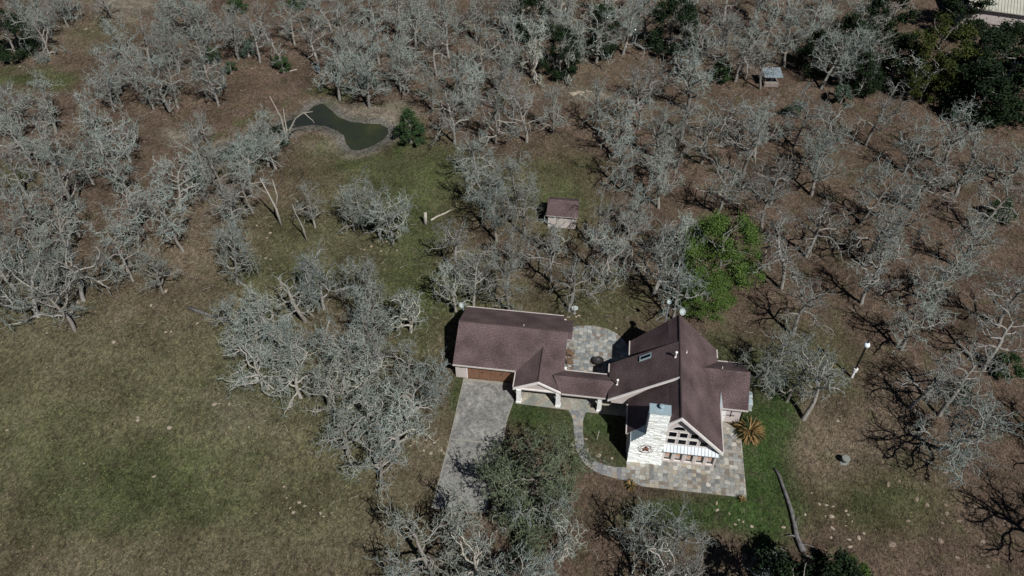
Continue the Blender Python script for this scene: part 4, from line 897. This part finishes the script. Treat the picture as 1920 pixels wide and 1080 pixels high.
# evergreens with labels of their own
def evg(key, px, py, h, label, cat='tree', wide=1.0, base=True, group=None):
    x, y = un(px, py) if base else un(px, py, h * .55); place(key, x, y, h, rgT.uniform(0, 6.28), label, cat, group, wide)
evg('liveoak', 1360, 462, 8.6, 'bright green leafy tree behind the tall roof', base=False, wide=.95)
evg('liveoak', 1328, 540, 5.6, 'low bright green tree just below the big green one behind the roof', base=False, wide=1.0)
evg('cedar', 771, 268, 5.6, 'dense dark green cedar tree at the right end of the pond')
evg('evergreen2', 10, 58, 8.5, 'dark evergreen at the top left corner of the picture', base=False)
evg('evergreen', 1052, 95, 8.5, 'dark evergreen at the left tip of the far clearing, lowest of the top row', base=False)
evg('evergreen', 1130, 55, 9, 'dark olive evergreen above the far clearing', base=False)
evg('evergreen2', 1262, 38, 10, 'dark evergreen among bare trees at the top right of centre', base=False)
evg('evergreen', 1000, 25, 9, 'dark evergreen at the top centre between bare crowns', base=False)
evg('evergreen2', 1672, 30, 10, 'dark evergreen left of the olive coloured tree at the top', base=False)
evg('olive', 1768, 90, 12, 'tall olive green tree near the top right corner', base=False)
evg('olive', 1745, 140, 8, 'shorter green tree in front of the tall olive one', base=False, wide=.9)
for k, (px, py, h) in enumerate([(1812,8,9),(1885,90,9),(1905,140,11),(1950,90,10),(1850,165,9)]):
    evg('evergreen' if k % 2 else 'evergreen2', px, py, h, ['very dark evergreen at the top edge left of the metal building','dark evergreen just in front of the metal building','large dark evergreen on the right edge below the metal building','dark evergreen at the right edge beside the metal building','dark evergreen at the foot of the dark group by the right edge'][k], base=False, wide=1.3)
evg('evergreen', 1850, 110, 10, 'dark evergreen in the middle of the dark group by the right edge', base=False, wide=1.3)
evg('evergreen2', 1690, 110, 8, 'dark evergreen touching the left side of the olive coloured tree', base=False, wide=1.2)
evg('evergreen2', 1590, 70, 8, 'dark evergreen behind the leaning trunks near the top edge', base=False, wide=1.2)
evg('evergreen2', 1530, 95, 7, 'dark evergreen clump left of the two leaning trunks', base=False)
evg('evergreen2', 1625, 130, 7, 'dark evergreen clump behind the two leaning trunks', base=False, wide=1.0)
evg('evergreen2', 1795, 745, 3, 'low dark evergreen under the big bare tree at the right', base=True)
evg('evergreen', 1530, 1150, 8.5, 'dark evergreen at the bottom edge casting a broad black shadow', base=True, wide=1.0)
evg('liveoak', 1595, 1078, 4.5, 'bright green rounded tree at the bottom edge right of the fallen log', base=False, wide=.62)
evg('evergreen2', 1450, 1160, 8, 'dark evergreen below the bottom edge left of the bright green one', base=True)
BU = 'low green shrubs under the bare trees'
for (px, py, h, key, lab) in [(402,112,2.6,'shrub','round dark shrub right of the leaning grove'),(433,135,2.0,'shrub','small bright shrub standing alone in the reddish clearing'),(530,131,2.6,'shrub','dark shrub at the foot of the thin tree above the reddish clearing'),(468,108,2.8,'greyshrub','low dark shrub between the two others above the reddish clearing'),
     (447,22,3.0,'shrub','dark shrub at the top edge left of centre'),(560,16,2.8,'shrub','small round shrub at the top edge'),(694,165,2.8,'greyshrub','grey green shrub above the pond under bare branches'),(1575,193,3.0,'greyshrub','grey green shrub below the two leaning trunks'),(380,338,2.2,'shrub','small dark shrub at the foot of the tree left of the pond'),
     (535,270,1.2,'shrub','tiny dark shrub at the foot of the white dead tree'),(1485,220,2.6,'greyshrub','grey green shrub below the well house'),(1880,700,2.8,'shrub','dark shrub by the right edge of the woods'),(1870,410,3.0,'shrub','green shrub by the right edge halfway up'),(1350,150,3.2,'shrub','dark shrub left of the well house')]:
    evg(key, px, py, h, lab, 'shrub', 1.0, True, BU)
# place the bare trees with a label for each
ORD = ['first','second','third','fourth','fifth','sixth','seventh','eighth','ninth','tenth']
LOOK = {'oak': 'bare grey oak', 'grey': 'bare brownish grey oak', 'pale': 'pale lichened bare oak', 'thin': 'slim bare oak', 'clear': 'long trunked bare oak', 'spread': 'low wide bare oak', 'brown': 'small brown leaved tree', 'moss': 'large mossy green tree', 'yellow': 'yellowish green sprigged oak'}
stands = {}
TREES.append((BS, 'thin1', un(1040, 478)[0], un(1040, 478)[1], 8.6, 1.1))
for t_ in TREES:
    if t_[0] in (LE, LM, GL, PL, CC_, BG): t_ = t_[:5] + (t_[5] * .9,)
    cxp = pr(t_[2], t_[3], t_[4] * .62)
    if t_[1] != 'thin1' and ((cxp[0] - 1055) / 46) ** 2 + ((cxp[1] - 412) / 46) ** 2 < 1: continue
    if not blocked(t_[2], t_[3]) or t_[0] in (FG,): stands.setdefault(t_[0], []).append(t_)
ntree = 0
for sname, lst in stands.items():
    lst.sort(key=lambda t_: pr(t_[2], t_[3], 0)[1]); rows = max(1, round(len(lst) / 7)); per = math.ceil(len(lst) / rows)
    for r_ in range(rows):
        row = sorted(lst[r_ * per:(r_ + 1) * per], key=lambda t_: pr(t_[2], t_[3], 0)[0])
        for k, t_ in enumerate(row):
            kk = t_[1].rstrip('0123456789'); pos = 'leftmost' if k == 0 else ('rightmost' if k == len(row) - 1 else ORD[k] + ' from left')
            rowtxt = '' if rows == 1 else (', back row' if r_ == 0 else (', front row' if r_ == rows - 1 else ', %s row from back' % ORD[r_]))
            if len(row) == 1: pos = 'single one'
            place(t_[1], t_[2], t_[3], t_[4], rgT.uniform(0, 6.28), '%s, %s%s, %s' % (LOOK[kk], pos, rowtxt, sname), 'tree', 'bare trees ' + sname, t_[5], (rgT.uniform(-.06, .06), rgT.uniform(-.06, .06))); ntree += 1
print('bare trees', ntree)

# dead snags built from chains
def snag(name, base, chains, label, mat='snagbark', cat='dead tree', group=None):
    bx, by = base; e = empty(name, (bx, by, gz(bx, by)), 0, label, cat, group)
    for k, (pts, r0, r1) in enumerate(chains):
        mb = MB(); n_ = len(pts); mb.tube(pts, [r0 + (r1 - r0) * i / (n_ - 1) for i in range(n_)], 7); mb.build('trunk' if k == 0 else 'limb', M[mat], e, smooth=True)
    return e
snag('dead_tree', un(541, 268), [([(0,0,-.2),(0,0,1.2),(-.2,0,2.2),(-.3,.1,4.2),(-1.1,.3,6.6),(-1.3,.3,7.4)], .22, .05), ([(.02,0,.8),(.15,0,2.2),(.2,.2,4.3),(.3,.3,5.6)], .15, .03), ([(.05,0,.9),(.7,.2,2.4),(1.6,.5,3.9),(2.8,.7,4.8),(4.2,.9,5.0)], .17, .04), ([(3.0,.72,4.8),(3.5,.6,4.3),(4.0,.7,3.7),(4.2,.7,3.2)], .07, .03)], 'white dead tree with three bare limbs standing at the pond edge')
snag('dead_tree', un(528, 423), [([(0,0,-.2),(-.3,.3,2.5),(-.9,.5,4.5),(-1.6,.8,6.6)], .2, .05), ([(-.3,.3,2.4),(.1,.7,4.2),(-.1,.9,6.4)], .12, .03), ([(-.9,.5,4.4),(-1.7,.4,5.2),(-2.6,.5,6.0)], .08, .02)], 'grey dead trunk with forked top left of the green clearing')
snag('dead_tree', un(333, 462), [([(0,0,-.2),(-.1,.2,2.4),(-.4,.3,4.0),(-.2,.5,5.6),(-.5,.6,6.4)], .18, .04), ([(-.4,.3,4.0),(-.9,.4,4.5),(-1.1,.5,5.0)], .06, .02)], 'thin pale dead snag at the right edge of the left stand')
snag('dead_tree', un(576, 453), [([(0,0,-.2),(-.2,.2,2.0),(-.8,.4,4.0),(-1.0,.5,5.4)], .13, .03), ([(-.2,.2,2.0),(.2,.4,3.2)], .05, .02)], 'slim dead pole tree beside the small oak in the green clearing')
snag('tree_stump', un(798, 421), [([(0,0,-.2),(.05,.02,1.0),(.1,.05,1.9)], .26, .19)], 'tall pale stump standing alone in the green clearing', 'snagbark', 'stump')
def log(name, pxs, r0, r1, label, cat='log', mat='logwood', zr=.9, branches=()):
    P = [un(a, b_) for a, b_ in pxs]; bx, by = P[0]; e = empty(name, (bx, by, gz(bx, by)), 0, label, cat)
    pts = [(x - bx, y - by, gz(x, y) - gz(bx, by) + (r0 + (r1 - r0) * i / (len(P) - 1)) * zr) for i, (x, y) in enumerate(P)]
    mb = MB(); mb.tube(pts, [(r0 + (r1 - r0) * i / (len(P) - 1)) for i in range(len(P))], 8); mb.build('trunk', M[mat], e, smooth=True)
    for (i, dx, dy, dz, r_) in branches:
        mb = MB(); p = pts[i]; mb.tube([p, (p[0] + dx * .5, p[1] + dy * .5 + .1, p[2] + dz * .6), (p[0] + dx, p[1] + dy, p[2] + dz)], [r_, r_ * .7, r_ * .3], 6); mb.build('limb', M[mat], e, smooth=True)
    return e
log('fallen_log', [(1452,880),(1460,892),(1468,915),(1476,938),(1483,960),(1489,985),(1493,1008),(1499,1022),(1506,1036)], .12, .26, 'long grey fallen log lying beside the green lawn strip', branches=[(6, -.9, -.1, .1, .1), (5, .35, .5, .6, .07), (7, 1.2, -.2, .1, .08)])
log('fallen_log', [(846,392),(835,398),(820,405),(808,413)], .08, .13, 'pale fallen log pointing at the tall stump', mat='deadwood')
log('fallen_branch', [(1504,1040),(1515,1042),(1524,1046)], .05, .09, 'short pale branch lying below the fallen log', mat='deadwood')
log('fallen_branch', [(520,137),(540,133),(557,130)], .04, .08, 'thin pale branch lying in the reddish clearing', mat='deadwood')
log('fallen_branch', [(1425,716),(1432,720),(1438,721)], .05, .05, 'curved pale branch at the foot of the leaning tree by the house', mat='deadwood')
log('fallen_tree', [(356,580),(372,586),(390,592),(408,597),(424,603)], .20, .10, 'fallen grey tree lying with its stump at the left end of the pale belt', mat='logwood', branches=[(3, 1.2, 1.8, 1.6, .09), (4, 1.8, -1.2, 1.2, .08), (4, .8, 2.2, 1.9, .07)])

# spiky dry plants
def spiky(px, py, r_, n_, label, mat='leafstraw', hgt=1.0):
    x, y = un(px, py); e = empty('dry_yucca', (x, y, gz(x, y)), 0, label, 'plant'); rg = random.Random(int(px)); mb = MB(); mb2 = MB()
    for k in range(n_):
        a = rg.uniform(0, 6.28); el = rg.uniform(.05, 1.35); L = r_ * rg.uniform(.75, 1.15); wd = .035 * r_ / .8 + .012; dead = rg.random() < (.62 if math.cos(a - 2.6) > .2 else .3); tgt = mb2 if dead else mb  # dark leaves, denser on the side away from the sun: shade put into colour
        p = Vector((0, 0, .15 * hgt)); prev = None; steps = 4
        for i in range(steps + 1):
            f_ = i / steps; e2_ = el - f_ * 1.1; ww = wd * (1 - f_ * .85); side = Vector((-math.sin(a), math.cos(a), 0)) * ww; cur = (p - side, p + side)
            if prev: tgt.poly([prev[0], prev[1], cur[1], cur[0]])
            prev = cur; p = p + Vector((math.cos(a) * math.cos(e2_), math.sin(a) * math.cos(e2_), math.sin(e2_) * hgt)) * L / steps; p.z = max(p.z, .03)
    mb.build('dry_leaves', M[mat], e); mb2.build('dark_shade_leaves', M['leafdark'], e)
    mb = MB(); mb.tube([(0, 0, -.1), (0, 0, .3 * hgt)], [.12 * r_, .1 * r_], 8); mb.build('stem', M['brownwood'], e)
spiky(1404, 812, 1.55, 520, 'big mound of dry straw coloured yucca leaves at the patio corner by the side door', hgt=1.0)
spiky(1182, 912, .68, 110, 'small dry orange yucca at the near left corner of the front patio')
spiky(1390, 938, .5, 70, 'smallest dry yucca at the near right corner of the front patio')

# rocks
def rock_mesh(seed):
    bm = bmesh.new(); bmesh.ops.create_icosphere(bm, subdivisions=2, radius=.5); rg = random.Random(seed); a = [rnd_unit(rg) for _ in range(6)]
    for v in bm.verts:
        k = sum(.16 * max(0, v.co.normalized().dot(q_)) ** 3 * (1 if i % 2 else -1) for i, q_ in enumerate(a)); v.co *= 1 + k * 1.6 + rg.uniform(-.06, .06); v.co.z *= .38; v.co.y *= .8
    me = bpy.data.meshes.new('rock'); bm.to_mesh(me); bm.free(); me.materials.append(M['rock']); return me
RM_ = [rock_mesh(s_) for s_ in range(6)]; rgR = random.Random(9)
M['rock2'] = simple('brown_limestone', (.235, .185, .145), (.14, .11, .085), 4.5, .95, .6)
RB_ = []
for me_ in RM_: m_c = me_.copy(); m_c.materials.clear(); m_c.materials.append(M['rock2']); RB_.append(m_c)
def rocks(group, look, where, pts, size=(.3, .6), bank=None):
    pts = sorted(pts, key=lambda p_: p_[1]); nr = max(1, round(len(pts) / 7)); per = math.ceil(len(pts) / nr)
    for r_ in range(nr):
        row = sorted(pts[r_ * per:(r_ + 1) * per])
        for k, (px, py) in enumerate(row):
            pos = 'leftmost' if k == 0 else ('rightmost' if k == len(row) - 1 else ORD[k] + ' from left')
            rt = '' if nr == 1 else (', back row' if r_ == 0 else (', front row' if r_ == nr - 1 else ', %s row from back' % ORD[r_]))
            x, y = un(px, py); o = link('rock', rgR.choice(bank or RM_), None, (x, y, gz(x, y) + .02)); s_ = rgR.uniform(*size) * .78; o.scale = (s_, s_ * rgR.uniform(.55, 1.1), s_ * .8); o.rotation_euler = (0, 0, rgR.uniform(0, 6.28))
            tag(o, '%s, %s%s, %s' % (look, pos, rt, where), 'rock', group)
Z6 = [(728,610),(770,672),(808,678),(850,683),(690,733),(803,742),(840,740),(920,708),(932,733),(920,793),(845,810),(938,873),(990,862),(1020,838),(940,915),(835,860),(685,990),(872,206),(955,770)]
rocks('rocks in the middle of the right clearing', 'pale flat rock', 'right of the fallen log', [(1280 + a / 3, 720 + b_ / 3) for a, b_ in Z6], (.25, .7))
Z6b = [(1318,652),(1375,678),(1265,772),(1280,495),(1480,500),(1485,725),(1460,780),(1250,850),(1170,900),(1400,870),(1540,980),(1570,840),(1700,790),(1715,1025),(1150,570),(1360,985),(1555,770),(1360,560),(1450,880),(1520,730),(1690,880),(1640,690),(1810,770),(1900,560),(1480,680),(1215,550)]
Z6b = Z6b[::2] + Z6b[1::4]
rocks('rocks near the bottom right corner', 'brownish sunken rock', 'near bottom right corner', [(1280 + a / 3, 720 + b_ / 3) for a, b_ in Z6b], (.4, .9), RB_)
rocks('rocks on the lawn below the front patio', 'pale rock', 'on the lawn below the patio', [(1280 + a / 3, 720 + b_ / 3) for a, b_ in [(262,730),(315,765),(295,790),(340,775),(390,803),(567,805),(190,670),(195,710)]], (.3, .55))
rocks('rocks beside the walkway', 'tan rock', 'beside the curved walkway', [(820 + a / 4.8, 680 + b_ / 4.8) for a, b_ in [(1335,688),(1345,785),(1445,833),(1225,755),(1570,860),(1350,800),(1210,745)]], (.4, .75))
rocks('rocks beside the driveway', 'pale rock', 'on dirt left of the driveway', [(783,815),(800,825),(815,830),(828,845),(832,850),(822,845),(795,845),(770,835),(776,828),(808,850)], (.25, .5))
rocks('rocks in the meadow', 'pale rock', 'in the open meadow', [(13,807),(288,892),(318,803),(468,803),(258,782),(258,787),(403,760),(430,760),(412,758),(156,867)], (.3, .7))
rocks('rocks in the bottom centre of the meadow', 'crumbled pale rock', 'at the meadow bottom centre', [(570,947),(586,953),(606,966),(550,958),(621,960),(532,910),(537,931),(543,950),(600,960),(560,940)], (.2, .5))
rocks('rocks along the upper edge of the meadow', 'pale rock', 'at the upper meadow edge', [(283,571),(147,568),(153,552),(88,625),(133,600),(310,621),(320,620),(213,641),(410,643),(433,712),(370,607),(309,544)], (.3, .75))
rocks('rocks in the green clearing', 'small white rock', 'in the green clearing', [(507,438),(501,448),(473,469),(490,482),(499,486),(508,488),(527,543),(683,468),(696,461),(714,469),(744,470),(725,453),(746,438),(652,497),(691,515),(482,424)], (.3, .55))
rocks('rocks on the top left slope', 'pale rock', 'on the top left slope', [(32,90),(15,103),(37,124),(20,118),(181,32),(212,10),(200,14),(171,263),(400,116),(473,129),(433,137),(12,112),(80,113),(110,50),(160,52)], (.4, .9))
rocks('rocks in the far clearing', 'flat pale outcrop', 'in the far clearing', [(1085,173),(1092,172),(1100,170),(1105,171),(1090,178),(1096,182),(1120,173),(1128,174),(1075,176),(1012,157),(1008,155)], (.7, 1.6))
rocks('rocks behind the house', 'pale stone', 'on the ground near the house', [(1442,704),(1340,577),(1155,616),(1066,595),(1080,594),(1085,592),(1445,746),(1241,800)], (.35, .6))

# ---------------------------------------------------------------- rough ground cover: dry tufts and fallen sticks
rgG = np.random.RandomState(4); NT = 170000
GXr = rgG.uniform(-95, 62, NT * 2); GYr = rgG.uniform(22, 135, NT * 2)
Xc = cY * GXr + sY * GYr; Yc = -sY * GXr + cY * GYr; ff = Yc * cP + CH * sP; PXs = 960 + FPX * Xc / ff; PYs = 540 - FPX * (Yc * sP - CH * cP) / ff
ok = (PXs > -60) & (PXs < 1980) & (PYs > -30) & (PYs < 1130)
for P_ in (dr, fp, cyd, WL + WR[::-1], [(-6.3, 48.1), (5.2, 48.1), (5.2, 51.2), (-6.3, 51.2)], [(-13, 50.5), (16.4, 50.5), (16.4, 54), (13.8, 56), (4.8, 56), (4.8, 52), (-1, 52), (-1, 58.5), (-13, 58.5)], [(5, 43), (13.5, 43.4), (13.5, 48), (16.3, 48.8), (16.3, 52), (5, 52)]): ok &= polydist(GXr, GYr, P_) > .12
pd_ = polydist(GXr, GYr, POND); ok &= pd_ > 2.0
ok &= smooth_noise(GXr, GYr, 55, 3.0) + rgG.normal(size=NT * 2) * .25 > -.1
X_, Y_ = GXr[ok][:NT], GYr[ok][:NT]; Z_ = ground_z(X_, Y_); k_ = len(X_)
sz = rgG.uniform(.05, .17, k_); az_ = rgG.uniform(0, 6.28, k_); tl = rgG.uniform(.2, 1.2, k_)
ux, uy = np.cos(az_), np.sin(az_); lx, ly = -uy * np.sin(tl), ux * np.sin(tl); lz = np.cos(tl)
vv = np.zeros((k_, 3, 3)); w_ = sz * .55
vv[:, 0] = np.stack([X_ - ux * w_, Y_ - uy * w_, Z_ - .01], 1); vv[:, 1] = np.stack([X_ + ux * w_, Y_ + uy * w_, Z_ - .01], 1); vv[:, 2] = np.stack([X_ + lx * sz * 1.2, Y_ + ly * sz * 1.2, Z_ + lz * sz], 1)
me = bpy.data.meshes.new('ground_tufts'); fill_mesh(me, vv.reshape(-1, 3), np.arange(k_ * 3).reshape(k_, 3), False)
cc = zone_colour(X_, Y_); cc[:, :3] *= rgG.uniform(.55, 1.75, (k_, 1)) * (1 + rgG.normal(size=(k_, 3)) * .06); cc = np.repeat(cc[:, None, :], 3, 1)
ca = me.color_attributes.new('cover', 'FLOAT_COLOR', 'POINT'); ca.data.foreach_set('color', np.clip(cc, 0, 1).reshape(-1).astype(np.float32))
m, n, l, b = new_mat('tuft_blades'); at = node(n, 'ShaderNodeVertexColor', layer_name='cover'); l.new(at.outputs[0], b.inputs['Base Color']); b.inputs['Roughness'].default_value = 1; b.inputs['Specular IOR Level'].default_value = .05
me.materials.append(m); tag(link('grass_tufts', me), 'short dry grass tufts and leaf litter over the ground', 'grass', kind='stuff')
# fallen sticks under the trees
sg = []; rgS = random.Random(31)
spots = [(t_[2], t_[3]) for t_ in TREES]
for k in range(3200):
    bx, by = rgS.choice(spots); a = rgS.uniform(0, 6.28); r_ = rgS.uniform(.5, 6); x = bx + r_ * math.cos(a); y = by + r_ * math.sin(a)
    if blocked(x, y): continue
    z = gz(x, y) + .04; p = Vector((x, y, z)); d = Vector((rgS.uniform(-1, 1), rgS.uniform(-1, 1), 0)).normalized(); L = rgS.uniform(.3, 1.3); grow(rgS, sg, p, d, L, .022, .01, .25, .25, .0)
me = seg_mesh('fallen_sticks', sg, 3, [M['deadwood']]); tag(link('fallen_sticks', me), 'pale fallen twigs strewn on the ground under the trees', 'twigs', kind='stuff')
